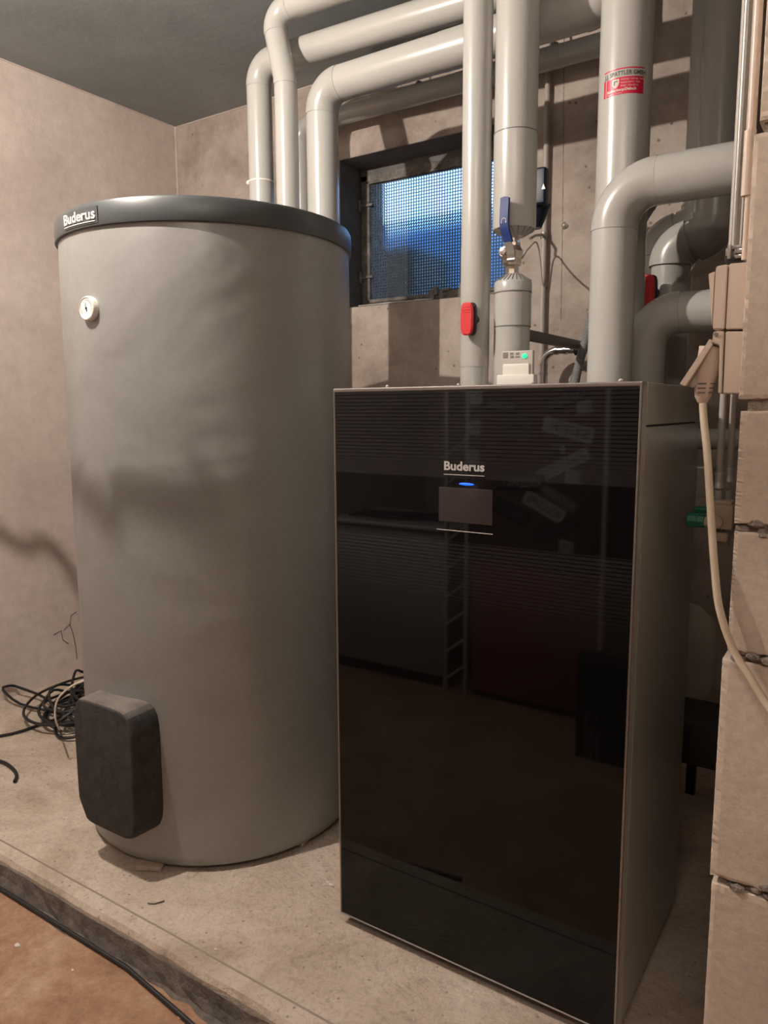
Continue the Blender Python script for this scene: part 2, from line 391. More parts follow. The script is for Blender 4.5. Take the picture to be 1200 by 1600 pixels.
# window
win = bpy.data.objects.new('window_1', None); link(win); win.location = (WX0, YB+WD, WZ0); struct(win)
def wf(x0, x1, z0, z1, y0, y1, bm, bev=.003): box(bm, (x0, y0, z0), (x1, y1, z1), bev)
y0 = YB+WD-.02
fx0, fx1, fz0, fz1 = WX0+.006, WX1-.006, WZ0+.006, WZ1-.030
b = BM()
wf(fx0, fx0+.030, fz0, fz1, y0, y0+.035, b); wf(fx1-.030, fx1, fz0, fz1, y0, y0+.035, b)
wf(fx0, fx1, fz1-.024, fz1, y0, y0+.035, b); wf(fx0, fx1, fz0, fz0+.026, y0, y0+.035, b)
kid('window_frame', b, 'iron', win)
b = BM(); box(b, (fx0, y0+.002, fz1), (fx1, y0+.03, WZ1-.003)); kid('head_filler', b, 'reveal', win, smooth=False)
b = BM(); sx0, sx1, sz0, sz1 = fx0+.030, fx1-.030, fz0+.026, fz1-.024
wf(sx0, sx0+.014, sz0, sz1, y0-.006, y0+.02, b); wf(sx1-.014, sx1, sz0, sz1, y0-.006, y0+.02, b)
wf(sx0, sx1, sz1-.012, sz1, y0-.006, y0+.02, b); wf(sx0, sx1, sz0, sz0+.014, y0-.006, y0+.02, b)
kid('sash', b, 'iron', win)
b = BM(); box(b, (sx0+.010, y0+.006, sz0+.010), (sx1-.010, y0+.011, sz1-.010)); pane = kid('pane', b, 'pane', win, smooth=False)
pane['label'] = 'obscured glass with a small square pattern'
for zz in (at(580, 321, 'y', y0).z, at(580, 433, 'y', y0).z):
    b = BM(); tube(b, [(fx0+.004, y0-.012, zz-.022), (fx0+.004, y0-.012, zz+.022)], .0065, 12); box(b, (fx0+.004, y0-.014, zz-.005), (fx0+.062, y0-.008, zz+.005), .001)
    kid('hinge', b, 'iron', win)
b = BM(); zl = sz0; p0 = at(673, 470, 'y', y0-.02).x; p1 = at(722, 470, 'y', y0-.02).x
zq = at(680, 447, 'y', y0-.03).z; zm = at(680, 453, 'y', y0-.02).z; box(b, (p0, y0-.02, WZ0+.004), (p1+.03, y0-.006, zl+.018), .002); box(b, (p0, y0-.036, WZ0+.004), (p0+.022, y0-.006, zm), .003); box(b, (p0+.016, y0-.034, zm-.02), (p0+.034, y0-.010, zq), .003); tube(b, [(p0+.05, y0-.02, zm-.006), (p0+.085, y0-.02, zm-.002)], .007, 10)
box(b, (p1-.008, y0-.032, WZ0+.004), (p1+.010, y0-.006, zq), .002)
kid('latch', b, 'iron', win)

sc = thing('sill_scraps', 'loose pale wire and strip scraps lying on the window sill', 'scrap', at(640, 474, 'y', YB+.02))
for (x0, y0p, x1, y1p, d0, d1, r_) in ((598, 474, 660, 469, .012, .05, .0022), (560, 478, 672, 467.5, .004, .06, .0016), (600, 475, 590, 479, .012, -.004, .0020), (648, 469.5, 674, 468.5, .02, .02, .0045)):
    a_, c_ = at(x0, y0p, 'y', YB+d0), at(x1, y1p, 'y', YB+d1); a_.z = max(a_.z, WZ0+.0035) if d0 > 0 and d1 > 0 else a_.z; c_.z = max(c_.z, WZ0+.0035) if d1 > 0 else c_.z-.004
    b = BM(); tube(b, [a_, (a_+c_)/2+Vector((0, 0, .001)), c_], r_, 8); kid('strip', b, 'signwhite', sc)

# light well outside
b = BM(); box(b, (-2.6, YB+1.10, 1.0), (-.2, YB+1.2, 2.1)); box(b, (-2.7, YB+.3, .9), (-2.6, YB+1.2, 2.4)); box(b, (-.2, YB+.3, .9), (-.1, YB+1.2, 2.4)); box(b, (-2.6, YB+.3, .9), (-.2, YB+1.2, 1.0))
struct(obj('wall_light_well', b, 'well', smooth=False))
b = BM()
for i in range(16):
    yy = YB+.50+.045*i; zz = 2.30+.008*i
    box(b, (-2.55, yy, zz), (-.25, yy+.035, zz+.012), .002, 1)
sh = tag(obj('cover_grating', b, 'sheet', smooth=False), 'pale green slatted cover over the light well outside the window', 'grating')
b = BM(); box(b, (-2.05, YB+.45, 1.003), (-1.78, YB+.8, 1.80), .01); tag(obj('stone_block', b, 'weather'), 'grey weathered block outside, behind the lower left of the window', 'block')

# ------------------------------------------------------------------ sand-lime wall on the right
PX, PY = -.145, .99
cuts = [(ZL-.01, .474, .0), (.484, .777, -.003), (.790, .940, .002), (.950, 1.086, .001), (1.100, 1.40, -.002), (1.412, 1.71, .003), (1.722, 2.02, -.003), (2.032, ZC+.02, .001)]
b = BM()
for i, (z0, z1, jx) in enumerate(cuts):
    x = PX + jx; first = True; off = [.31, .50][i % 2]
    while x < XR:
        x1 = min(x+(off if first else .5), XR+.05); first = False
        nb = bmesh.new(); box(nb, (x, PY, z0), (x1-.010, PY+.24, z1))
        bmesh.ops.subdivide_edges(nb, edges=nb.edges[:], cuts=56 if x < PX+.02 and z1 < 1.75 else 4, use_grid_fill=True)
        for v in nb.verts:
            ex = min(abs(v.co.x-x), abs(v.co.x-(x1-.01))) < 1e-4; ez = min(abs(v.co.z-z0), abs(v.co.z-z1)) < 1e-4; ey = abs(v.co.y-PY) < 1e-4
            if ey and (ex or ez):
                v.co.y += random.uniform(.0002, .0019)
                if ex: v.co.x += random.uniform(.000, .0020)*(1 if v.co.x < x+.1 else -1)
                if ez: v.co.z += random.uniform(0, .002)*(1 if v.co.z < (z0+z1)/2 else -1)
        tmp = bpy.data.meshes.new('t'); nb.to_mesh(tmp); nb.free(); b.from_mesh(tmp); bpy.data.meshes.remove(tmp)
        x = x1
wall = struct(obj('wall_block_pier', b, 'block', smooth=False))
b = BM(); box(b, (PX+.008, PY+.007, ZL), (XR, PY+.228, ZC))
bmesh.ops.subdivide_edges(b, edges=[e for e in b.edges], cuts=1)
obj('mortar_joints', b, 'mortar', wall, smooth=False)
# lumps of squeezed-out mortar in the joints
b = BM()
for zz, amt in ((.484, 46), (.786, 50), (.944, 34), (1.091, 10)):
    for k in range(amt):
        p = Vector((PX+random.uniform(.0, .30), PY+random.uniform(-.001, .008), zz+random.uniform(-.009, .009)))
        r = bmesh.ops.create_icosphere(b, subdivisions=1, radius=random.uniform(.003, .0085))
        for v in r['verts']: v.co = Vector((v.co.x*random.uniform(1, 1.6), v.co.y*.7, v.co.z*.8)) + p
obj('mortar_lumps', b, 'mortar', wall)

# ------------------------------------------------------------------ hot water tank
TC, TR = Vector((-1.485, 1.427, 0)), .362
tank = thing('hot_water_tank', 'tall grey foil-clad cylindrical hot water tank with dark lid, left of the boiler', 'water tank', TC)
b = BM(); lathe(b, [(TR-.03, .012), (TR-.006, .014), (TR-.001, .022), (TR, .035), (TR, 1.30), (TR-.002, 1.492), (TR-.03, 1.492)], TC, seg=128)
kid('tank_jacket', b, 'foil', tank)
b = BM(); lathe(b, [(TR-.02, 1.486), (TR+.0045, 1.486), (TR+.0055, 1.488), (TR+.0045, 1.530), (TR+.001, 1.537), (TR-.010, 1.541), (TR-.05, 1.546), (.01, 1.552)], TC, seg=128)
kid('tank_lid', b, 'lid', tank)
b = BM(); lathe(b, [(TR-.06, .0), (TR-.06, .014)], TC, seg=64); kid('base_ring', b, 'dark', tank)
# raised logo on the lid
az = R(-93.0)
b = wrap(text_bm('Buderus', .031, .0004, .0014, sx=1.18), TC, TR+.006, az, 1.510, .0015); lg = kid('lid_logo', b, 'white', tank); lg['label'] = 'raised pale lettering Buderus'
b = text_bm('Buderus', .031, .0004, .0014, sx=1.18); wdt = max(v.co.x for v in b.verts)-min(v.co.x for v in b.verts); b.free()
b = BM(); box(b, (-wdt/2, -.0155, -.001), (wdt/2, -.0140, .0015)); bmesh.ops.subdivide_edges(b, edges=b.edges[:], cuts=5, use_grid_fill=True); kid('logo_bar', wrap(b, TC, TR+.006, az, 1.510, .001), 'white', lg)
b = BM(); box(b, (-wdt/2-.004, -.019, -.002), (wdt/2+.006, .016, .0004)); bmesh.ops.subdivide_edges(b, edges=b.edges[:], cuts=5, use_grid_fill=True); kid('logo_plate', wrap(b, TC, TR+.006, az, 1.510, .0005), 'lid', lg)
# thermometer
th = (TC.x+TR*math.cos(R(-90.6))+.004, TC.y-TR, 1.314)
b = BM(); lathe(b, [(.024, -.02), (.0270, -.004), (.0270, .008), (.0255, .0115), (.0235, .0125), (.0225, .0105), (.0, .0105)], th, axis='y', seg=40); tm = kid('thermometer', b, 'white', tank)
b = BM(); lathe(b, [(.0222, .0107), (.0222, .0112)], th, axis='y', seg=32); kid('dial_face', b, 'gauge', tm)
b = BM(); yy = th[1]-.0116
for k in range(21):
    a = R(-120+12*k); p = Vector((th[0], yy, th[2])); u = Vector((math.sin(a), 0, math.cos(a)))
    tube(b, [p+u*.0165, p+u*.020], .0004, 4)
tube(b, [(th[0]+.002, yy, th[2]-.007), (th[0]-.003, yy, th[2]+.013)], [.0014, .0005], 6); lathe(b, [(.003, .0112), (.003, .0125)], th, axis='y', seg=12)
kid('dial_pointer', b, 'black', tm)
# immersion heater cover: hollowed block with rounded corners, front face smaller than the back
def cover():
    b = BM(); nlev = 7; rings = []
    lv = [(.0, 1.02), (.03, 1.01), (.072, 1.0), (.079, .994), (.0835, .980), (.0858, .962), (.0865, .935)]
    cx, cz = -1.459, .263; hw, hh = .106, .158
    for d_, s_ in lv:
        pr = []
        for k in range(64):
            a = 2*math.pi*k/64; e = 6.5
            c_, s2 = math.cos(a), math.sin(a)
            rr = (abs(c_)**e+abs(s2)**e)**(-1/e)
            lx = hw*s_*c_*rr; lz = hh*s_*s2*rr
            if lz < -.10 and lx < 0: lx = max(lx, -(hw*s_ - (-.10-lz)*0.55))
            yb = TC.y - math.sqrt(max(TR**2-(cx+lx-TC.x)**2, .0)) if abs(cx+lx-TC.x) < TR else TC.y
            ybk = yb + .003
            yf = 1.010
            y = ybk + .004 + (yf + (.0865-d_)*1.0 - (ybk+.004))*(1 if d_ > .0 else 0)
            if d_ == 0: y = ybk + .004
            pr.append(b.verts.new((cx+lx, min(y, ybk+.004) if d_ > 0 else ybk+.008, cz+lz)))
        rings.append(pr)
    for a_, c_ in zip(rings, rings[1:]):
        for k in range(64): b.faces.new((a_[k], a_[(k+1) % 64], c_[(k+1) % 64], c_[k]))
    b.faces.new(rings[-1]); b.faces.new(rings[0][::-1])
    return b
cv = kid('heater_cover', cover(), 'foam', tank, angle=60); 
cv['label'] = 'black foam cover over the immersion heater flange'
# shims under the tank
for (px, py, s_, rz, lab) in ((232, 1362, .030, .5, 'thin stone shim under the front edge of the tank'), (466, 1322, .018, .2, 'small chip of wood wedged below the right side of the tank')):
    p = at(px, py, 'z', 0); b = BM(); box(b, (p.x-s_*1.5, p.y-s_*.1, .0), (p.x+s_*.6, p.y+s_*1.6, .011), .002, 1, Matrix.Rotation(rz, 3, 'Z'))
    tag(obj('shim', b, 'slab'), lab, 'shim')

# ------------------------------------------------------------------ boiler
BX0, BX1, BY0, BY1, BZ0, BZ1 = -.895, -.308, 1.174, 1.612, .022, 1.130
boil = thing('boiler', 'floor-standing condensing boiler with black glass front and grey metal sides', 'boiler', ((BX0+BX1)/2, 1.4, 0))
SE = 1.0635
b = BM(); box(b, (BX0+.004, BY0+.0325, BZ0), (BX1, BY1, SE-.003), .0015); kid('side_panel', b, 'casing', boil, angle=8)
b = BM(); box(b, (BX0+.004, BY0+.0325, SE), (BX1, BY1, BZ1), .0015); kid('top_hood', b, 'casing_top', boil, angle=8)
b = BM(); box(b, (BX0+.01, BY0+.03, BZ0+.01), (BX1-.008, BY1-.004, BZ1-.01)); kid('inner_case', b, 'dark', boil, smooth=False)
b = BM(); e_ = .0065
prism(b, [(BX0, BY0+.033, BZ0), (BX1, BY0+.033, BZ0), (BX1, BY0+.033, BZ1), (BX0, BY0+.033, BZ1)], (0, -.030, 0), .003, 3); fr = kid('front_frame', b, 'casing_top', boil, angle=8)
b = BM(); box(b, (BX0+.004, BY0-.001, BZ0+.004), (BX1-.0035, BY0+.010, BZ1-.0075), .0018, 2); gl = kid('glass_front', b, 'glass_front', boil, angle=8); gl['label'] = 'black mirror-like glass pane with fine horizontal lines'
b = BM(); box(b, (BX1-.0035, BY0-.0015, BZ0+.004), (BX1+.0003, BY0+.004, BZ1-.004), .001, 2); box(b, (BX0, BY0-.0015, BZ0+.002), (BX0+.0035, BY0+.03, BZ1-.004), .001, 1); box(b, (BX0, BY0-.0015, BZ1-.007), (BX1, BY0+.03, BZ1+.0005), .002, 2); box(b, (BX0, BY0-.0015, BZ0), (BX1, BY0+.03, BZ0+.0035), .001, 1)
kid('edge_trim', b, 'alu', fr, angle=8)
yg = BY0-.0012
p0, p1 = at(683, 752, 'y', yg), at(770, 834, 'y', yg); q0 = at(683, 828, 'y', yg)
sx0_, sx1_ = p0.x, p1.x; sz1_, sz0_ = at(683, 750, 'y', yg).z, at(683, 827, 'y', yg).z
b = BM(); box(b, (sx0_+.004, yg-.0012, sz0_+.016), (sx1_-.001, yg+.001, sz1_-.012), .0004, 1); scn = kid('display', b, 'screen', boil); scn['label'] = 'small square touch screen, switched off'
b = BM(); box(b, (sx0_, yg-.0014, sz0_), (sx1_, yg+.001, sz0_+.0012)); kid('display_edge', b, 'print', scn, smooth=False)
lc = at(729, 756.5, 'y', yg)
b = BM(); r = bmesh.ops.create_uvsphere(b, u_segments=20, v_segments=10, radius=1.0)
for v in r['verts']: v.co = Vector((v.co.x*.0150, v.co.y*.0016, v.co.z*.0022)) + Vector((lc.x, yg-.0004, lc.z))
kid('status_light', b, 'blueled', boil)['label'] = 'glowing blue status light'
lg0, lg1 = at(694, 727, 'y', yg), at(757, 730, 'y', yg)
b = text_bm('Buderus', .024, .0007, .0002, sx=1.12); w_ = max(v.co.x for v in b.verts)-min(v.co.x for v in b.verts); k_ = (lg1.x-lg0.x)/w_
place(b, Matrix.Translation(((lg0.x+lg1.x)/2, yg-.0008, (lg0.z+lg1.z)/2-.001)) @ Matrix.Rotation(R(90), 4, 'X') @ Matrix.Diagonal((k_, k_*1.0, 1, 1)))
lo_ = kid('logo', b, 'print', boil); lo_['label'] = 'silver lettering Buderus'
b = BM(); box(b, (lg0.x, yg-.0014, lg0.z-.0165), (lg1.x, yg, lg0.z-.0153)); kid('logo_underline', b, 'print', lo_, smooth=False)
for fx in (BX0+.05, BX1-.05):
    for fy in (BY0+.07, BY1-.06):
        b = BM(); lathe(b, [(.018, 0), (.02, .006), (.012, .008), (.010, BZ0+.003)], (fx, fy, 0), seg=20); kid('foot', b, 'black', boil)
b = BM(); box(b, (BX0+.02, BY0+.02, .008), (BX1-.02, BY1-.02, BZ0+.002)); kid('base_pan', b, 'dark', boil, smooth=False)
# casing step at the rear right
q0, q1 = at(1094, 726, 'y', 1.66), at(1117, 774, 'y', 1.66)
b = BM(); box(b, (-.42, 1.613, q1.z), (q1.x, 1.70, q0.z), .004); kid('rear_casing', b, 'casing', boil, angle=8)
# plaster crumbs lying on the hood
for k in range(4):
    p = (BX0+(.11, .26, .40, .55)[k], BY0+random.uniform(.012, .03), BZ1+.003)
    b = BM(); r = bmesh.ops.create_icosphere(b, subdivisions=1, radius=.0032)
    for v in r['verts']: v.co = Vector((v.co.x*random.uniform(.8, 1.6), v.co.y, v.co.z*.9))+Vector(p)
    tag(obj('plaster_crumb', b, 'signwhite'), 'tiny white plaster crumb on the top front edge of the boiler, ' + ('farthest left', 'second from the left', 'third from the left', 'farthest right')[k], 'crumb', 'plaster crumbs on the boiler')

# ------------------------------------------------------------------ insulated pipes
def pipe(label, pts, rad, bends, material='pvc', seams=(), name='insulated_pipe', elbow='pvc2', lift=.0013):
    """jacketed pipe: straight sections and elbows are separate jackets, elbows a hair wider"""
    pts = [Vector(p) for p in pts]; t = thing(name, label, 'pipe', pts[-1])
    arcs = [None]+[arc(pts[i-1], pts[i], pts[i+1], bends[i-1], 18) for i in range(1, len(pts)-1)]+[None]
    for i in range(len(pts)-1):
        a = arcs[i][-1] if arcs[i] else pts[i]; b_ = arcs[i+1][0] if arcs[i+1] else pts[i+1]
        L = (b_-a).length; cut = sorted([s for (k, s) in seams if k == i]); st = [0]+cut+[1]
        for j in range(len(st)-1):
            p, q = a.lerp(b_, st[j]), a.lerp(b_, st[j+1]); lap = (q-p).normalized()*.004
            r_ = rad + (.0009 if j % 2 else 0)
            bm = BM(); tube(bm, [p-lap if j % 2 else p, p.lerp(q, .5), q+lap if j % 2 else q], r_, 56); kid('jacket', bm, material, t)
    for i, A_ in enumerate(arcs):
        if A_:
            d0 = (A_[0]-A_[1]).normalized()*.006; d1 = (A_[-1]-A_[-2]).normalized()*.006
            bm = BM(); tube(bm, [A_[0]+d0]+A_+[A_[-1]+d1], rad+lift, 56); kid('elbow_jacket', bm, elbow, t)
    return t
def ring(t, c, axis, rad, material='pvc_end', w=.0012, name='seam'):
    bm = BM(); a = Vector(axis).normalized(); c = Vector(c); tube(bm, [c-a*w, c+a*w], rad, 56); return kid(name, bm, material, t)
# A: leftmost riser, elbow to a run under the ceiling
yA = 1.93; a0 = at(409, 300, 'y', yA); az_ = 2.184
A_ = pipe('insulated pipe rising behind the tank, leftmost, with a white clip', [(-.72, yA, 2.157), (a0.x, yA, az_+.004), (a0.x, yA, .45)], .0402, [.062], seams=[(0, .10), (1, .74)])
cz_ = at(409, 285, 'y', yA).z; ring(A_, (a0.x, yA, cz_), (0, 0, 1), .0412, 'white', .0026, 'clip')
b = BM(); r = bmesh.ops.create_uvsphere(b, u_segments=14, v_segments=10, radius=.0085)
pp = Vector((a0.x-.038, yA-.020, cz_)); [setattr(v, 'co', v.co+pp) for v in r['verts']]; kid('clip_knob', b, 'white', A_)
# B: second riser, leaning towards the room near the ceiling
yB = 1.826; b0 = at(450, 300, 'y', yB); bz = at(449, 128, 'y', yB).z; zt = ZC-.05
bt = at(425, 20, 'z', 2.268)
B_ = pipe('insulated pipe with a leaning neck, second riser from the left behind the tank', [bt+Vector((.60, .02, .12)), bt+Vector((.50, .02, .0)), bt, (b0.x, yB, bz), (b0.x, yB, .45)], .0345, [.05, .050, .02], seams=[(3, .72)], elbow='pvc')
# C: thick riser behind the tank turning into the long run
yC = 1.90; c0_ = at(505, 300, 'y', yC); zr_ = at(618, 104, 'y', 1.90).z
C_ = pipe('thick insulated pipe from behind the tank, turning along the wall above the window', [(c0_.x, yC, .45), (c0_.x, yC, zr_), (-.62, yC, zr_), (-.50, yC, ZC+.05)], .0482, [.070, .06], seams=[(1, .47), (1, .60)])
# W: thin pipe close to the wall
yW = 2.365; d0 = at(471, 260, 'y', yW); zw = 2.166
W_ = pipe('thin insulated pipe fixed close to the wall above the window', [(d0.x, yW, .5), (d0.x, yW, zw), (-.70, yW, zw), (-.70, yW, ZC+.02)], .033, [.05, .05], seams=[(1, .55), (1, .86)])
for xx in (-1.42, -1.10, -.93):
    b = BM(); box(b, (xx-.010, yW, zw+.030), (xx+.010, YB-.001, zw+.044), .002); tube(b, [(xx, yW, zw-.001+.03), (xx, yW, ZC)], .004, 8); kid('bracket', b, 'rail', W_)
# E: slim riser beside the valve pipe, with red thermometer handle
yE = 1.72; e0, e1 = at(745.5, 0, 'y', yE), at(743, 600, 'y', yE); ex = (e0.x+e1.x)/2
zb = .6
E_ = pipe('slim insulated riser with a red tee handle, in front of the window', [(ex, yE, ZC+.02), (ex, yE, zb)], .0353, [], seams=[(0, .50), (0, .66)])
def tee_handle(t, px0, py0, px1, py1, yy, tilt, parent_r):
    a_, c_ = at(px0, py0, 'y', yy), at(px1, py1, 'y', yy); cx, cz = (a_.x+c_.x)/2, (a_.z+c_.z)/2; hw, hh = abs(c_.x-a_.x)/2, abs(a_.z-c_.z)/2
    b = BM(); prof = []
    for k in range(40):
        a = 2*math.pi*k/40; e = 4.6; c2, s2 = math.cos(a), math.sin(a); rr = (abs(c2)**e+abs(s2)**e)**(-1/e)
        prof.append(Vector((cx+hw*c2*rr*(1-.10*s2*s2), yy, cz+hh*s2*rr)))
    prism(b, prof, (0, .014, 0), .0025, 3)
    h = kid('valve_handle', b, 'red', t); h['label'] = 'red grip'
    b = BM(); prof2 = [p+Vector((.004, .010, 0)) for p in prof]; prism(b, prof2, (0, .010, 0), .001, 1); kid('handle_back', b, 'black', h)
    b = BM(); lathe(b, [(.012, -.05), (.012, -.012), (.008, -.008)], (cx+.006, yy, cz), axis='y', seg=20); kid('spindle', b, 'black', h)
    b = BM()
    for k in (-1, 0, 1): box(b, (cx-hw*.6, yy-.0008, cz+hh*.55+k*.006-.0015), (cx+hw*.6, yy+.001, cz+hh*.55+k*.006+.0015), .0005, 1)
    kid('grip_ribs', b, 'red', h)
tee_handle(E_, 719, 473, 737.5, 523, yE-.062, 0, .04)
# F: thick pipe with ball valve, thinner below
yFp = 1.75; f0, f1 = at(804, 0, 'y', yFp), at(804, 600, 'y', yFp); fx = -.779
F_ = thing('valve_pipe', 'thick insulated riser interrupted by a bare ball valve with blue lever', 'pipe', (fx, yFp, zb))
zt_ = at(804, 362, 'y', yFp).z; zs_ = at(804, 214, 'y', yFp).z
b = BM(); tube(b, [(fx, yFp, ZC+.02), (fx, yFp, zs_)], .0507, 64); kid('jacket', b, 'pvc', F_)
b = BM(); lathe(b, [(.0519, zs_+.004), (.0519, zt_+.012), (.0507, zt_+.004), (.026, zt_-.012), (.020, zt_-.012)][::-1], (fx, yFp, 0), seg=64); kid('jacket', b, 'pvc', F_)
b = BM()
for k in range(18):
    a = 2*math.pi*k/18+.1; a2 = a+.16
    pts_ = [Vector((fx+math.cos(a)*.0505, yFp+math.sin(a)*.0505, zt_+.003)), Vector((fx+math.cos(a2)*.026, yFp+math.sin(a2)*.026, zt_-.0115))]
    tube(b, pts_, [.0011, .0006], 5)
kid('crimped_folds', b, 'pvc_end', F_)
ring(F_, (fx, yFp, zs_+.004), (0, 0, 1), .0523)
zl0 = at(804, 431, 'y', yFp).z; zl1 = at(804, 441, 'y', yFp).z
b = BM(); lathe(b, [(.018, zl0+.004), (.020, zl0+.002), (.043, zl1+.002), (.0456, zl1-.004), (.0456, at(804, 457, 'y', yFp).z)][::-1], (fx, yFp, 0), seg=64); kid('jacket', b, 'pvc', F_)
b = BM()
for k in range(26):
    a = 2*math.pi*k/26; a2 = a+.12
    tube(b, [Vector((fx+math.cos(a)*.0442, yFp+math.sin(a)*.0442, zl1+.0015)), Vector((fx+math.cos(a2)*.021, yFp+math.sin(a2)*.021, zl0+.003))], [.0012, .0006], 5)
kid('crimped_folds', b, 'pvc_end', F_)
b = BM(); tube(b, [(fx, yFp, at(804, 458, 'y', yFp).z), (fx, yFp, at(804, 511, 'y', yFp).z)], .0449, 64); kid('jacket', b, 'pvc', F_)
b = BM(); tube(b, [(fx-.001, yFp, at(804, 510, 'y', yFp).z), (fx-.001, yFp, zb)], .0440, 64); kid('jacket', b, 'pvc', F_)
ring(F_, (fx, yFp, at(804, 458, 'y', yFp).z), (0, 0, 1), .0460); ring(F_, (fx, yFp, at(804, 511, 'y', yFp).z), (0, 0, 1), .0452)
# ball valve body
vz = at(800, 398, 'y', yFp).z; vx = fx-.004
b = BM(); lathe(b, [(.016, zl0-.01), (.016, vz-.026), (.022, vz-.026), (.024, vz-.021), (.024, vz-.009), (.027, vz-.003), (.028, vz+.006), (.024, vz+.012), (.021, vz+.019), (.021, vz+.026), (.014, vz+.027), (.015, zt_)], (vx, yFp, 0), seg=8)
vb = kid('ball_valve', b, 'brass', F_, angle=20)
b = BM(); lathe(b, [(.016, -.02), (.016, .034), (.011, .036), (.011, .046)], (vx-.002, yFp, vz), axis='y', seg=24); kid('stem', b, 'brass', vb)
b = BM(); lathe(b, [(.0095, .046), (.0095, .052), (.004, .053)], (vx-.002, yFp, vz), axis='y', seg=6); kid('stem_nut', b, 'steel', vb)
ly = yFp-.052; hz0 = at(790, 395, 'y', ly).z; 
l0, l1, l2, l3 = at(797, 398, 'y', ly), at(792, 372, 'y', ly-.012), at(787, 350, 'y', ly-.022), at(788, 314, 'y', ly-.022)
def strap(pts_, hw, th_):
    b = BM(); prev = None; P = spline(pts_, 8); rows = []
    for i, p in enumerate(P):
        w2 = hw if i < len(P)-4 else hw*[.96, .86, .62, .25][i-(len(P)-4)]
        rows.append([b.verts.new(p+Vector((sx*w2, sy, 0))) for sx, sy in ((-1, 0), (1, 0), (1, th_), (-1, th_))])
    for a_, c_ in zip(rows, rows[1:]):
        for k in range(4): b.faces.new((a_[k], a_[(k+1) % 4], c_[(k+1) % 4], c_[k]))
    b.faces.new(rows[0]); b.faces.new(rows[-1][::-1]); return b
lev = kid('valve_lever', strap([l1+Vector((.001, .002, -.008)), l2, l3, l3+Vector((0, 0, .010))], .0105, .009), 'blue', F_); lev['label'] = 'blue lever'
b = strap([l0+Vector((0, .004, -.012)), l0+Vector((0, .003, .0)), l1+Vector((0, .002, .0))], .010, .004); kid('lever_arm', b, 'steel', lev)
b = BM(); cc = (l2+l3)/2+Vector((0, -.0008, -.018)); tube(b, [cc+Vector((-.0055*math.cos(a), 0, .0055*math.sin(a))) for a in [math.pi*k/8 for k in range(9)]], .0009, 6); tube(b, [cc+Vector((-.0055, 0, -.001)), cc+Vector((-.0055, 0, -.006))], .0013, 6); tube(b, [cc+Vector((.0055, 0, -.001)), cc+Vector((.0055, 0, -.006))], .0013, 6)
kid('lever_mark', b, 'signwhite', lev)
# sensor box with green light on the lower jacket
ys = yFp-.056
def quad(bm, a_, c_, yy, dy, bev=.002): 
    p, q = at(*a_, 'y', yy), at(*c_, 'y', yy); box(bm, (min(p.x, q.x), yy, min(p.z, q.z)), (max(p.x, q.x), yy+dy, max(p.z, q.z)), bev)
sens = thing('pump_controller', 'small grey and white controller box with a lit green lamp, behind the boiler top', 'controller', (fx, ys, zb+.5))
b = BM(); quad(b, (783, 549), (831.5, 600), ys, .012, .003); kid('housing', b, 'greypipe', sens)
b = BM(); quad(b, (785, 569), (826, 590), ys-.006, .012, .003); kid('front_cover', b, 'white', sens)
b = BM(); quad(b, (776, 586), (833, 618), ys-.014, .026, .003); kid('lower_housing', b, 'white', sens)
b = BM(); p = at(819.5, 556, 'y', ys-.002); r = bmesh.ops.create_uvsphere(b, u_segments=16, v_segments=8, radius=1)
for v in r['verts']: v.co = Vector((v.co.x*.0068, v.co.y*.002, v.co.z*.0055))+p
kid('indicator_lamp', b, 'greenled', sens)['label'] = 'glowing green lamp'
for (x0, x1, y0_, y1_) in ((786, 793, 551, 559), (797, 802, 551, 554), (797, 802, 556, 559), (806, 811, 551, 554), (805, 812, 556.5, 558.5)):
    b = BM(); quad(b, (x0, y0_), (x1, y1_), ys-.001, .002, 0); kid('key', b, 'rail', sens, smooth=False)
# pump head behind F
hb = at(846, 290, 'y', 2.06)
ph = thing('circulation_pump', 'dark blue pump casing half hidden behind the valve pipe', 'pump', (hb.x, 2.06, hb.z-.08))
b = BM(); q0, q1 = at(853, 258, 'y', 2.03), at(850, 318, 'y', 2.03)
box(b, (q0.x-.10, 2.03, q1.z), (q0.x, 2.065, q0.z), .012, 3); kid('casing', b, 'darkblue', ph)
b = BM(); tube(b, [(q0.x-.05, 2.08, q1.z-.05), (q0.x-.05, 2.08, q1.z+.01)], [.02, .045], 24); kid('neck', b, 'darkblue', ph)
b = BM(); p = at(849, 291, 'y', 2.0292); s_ = .0075; prism(b, [p+Vector((-s_*.8, 0, -s_)), p+Vector((s_*.8, 0, -s_)), p+Vector((0, 0, s_))], (0, .001, 0)); kid('warning_mark', b, 'signwhite', ph, smooth=False)
# G1 and G2
GR = .0563; yG = 1.785; gx = -.533
G1 = pipe('thickest insulated riser carrying a red and white installer sticker', [(gx, yG, ZC+.02), (gx, yG, 1.50), (gx-.02, yG+.10, 1.25), (gx-.02, yG+.10, zb)], GR, [.10, .10], seams=[(0, .30)])
yG2 = 1.68; g2x = -.514; g2z = at(1100, 270, 'y', 1.68).z
G2 = pipe('insulated pipe coming from the right, bending down to the boiler in front of the riser', [(.9, yG2, g2z), (g2x, yG2, g2z), (g2x, yG2, zb+.2)], .0478, [.085], seams=[(0, .665)])
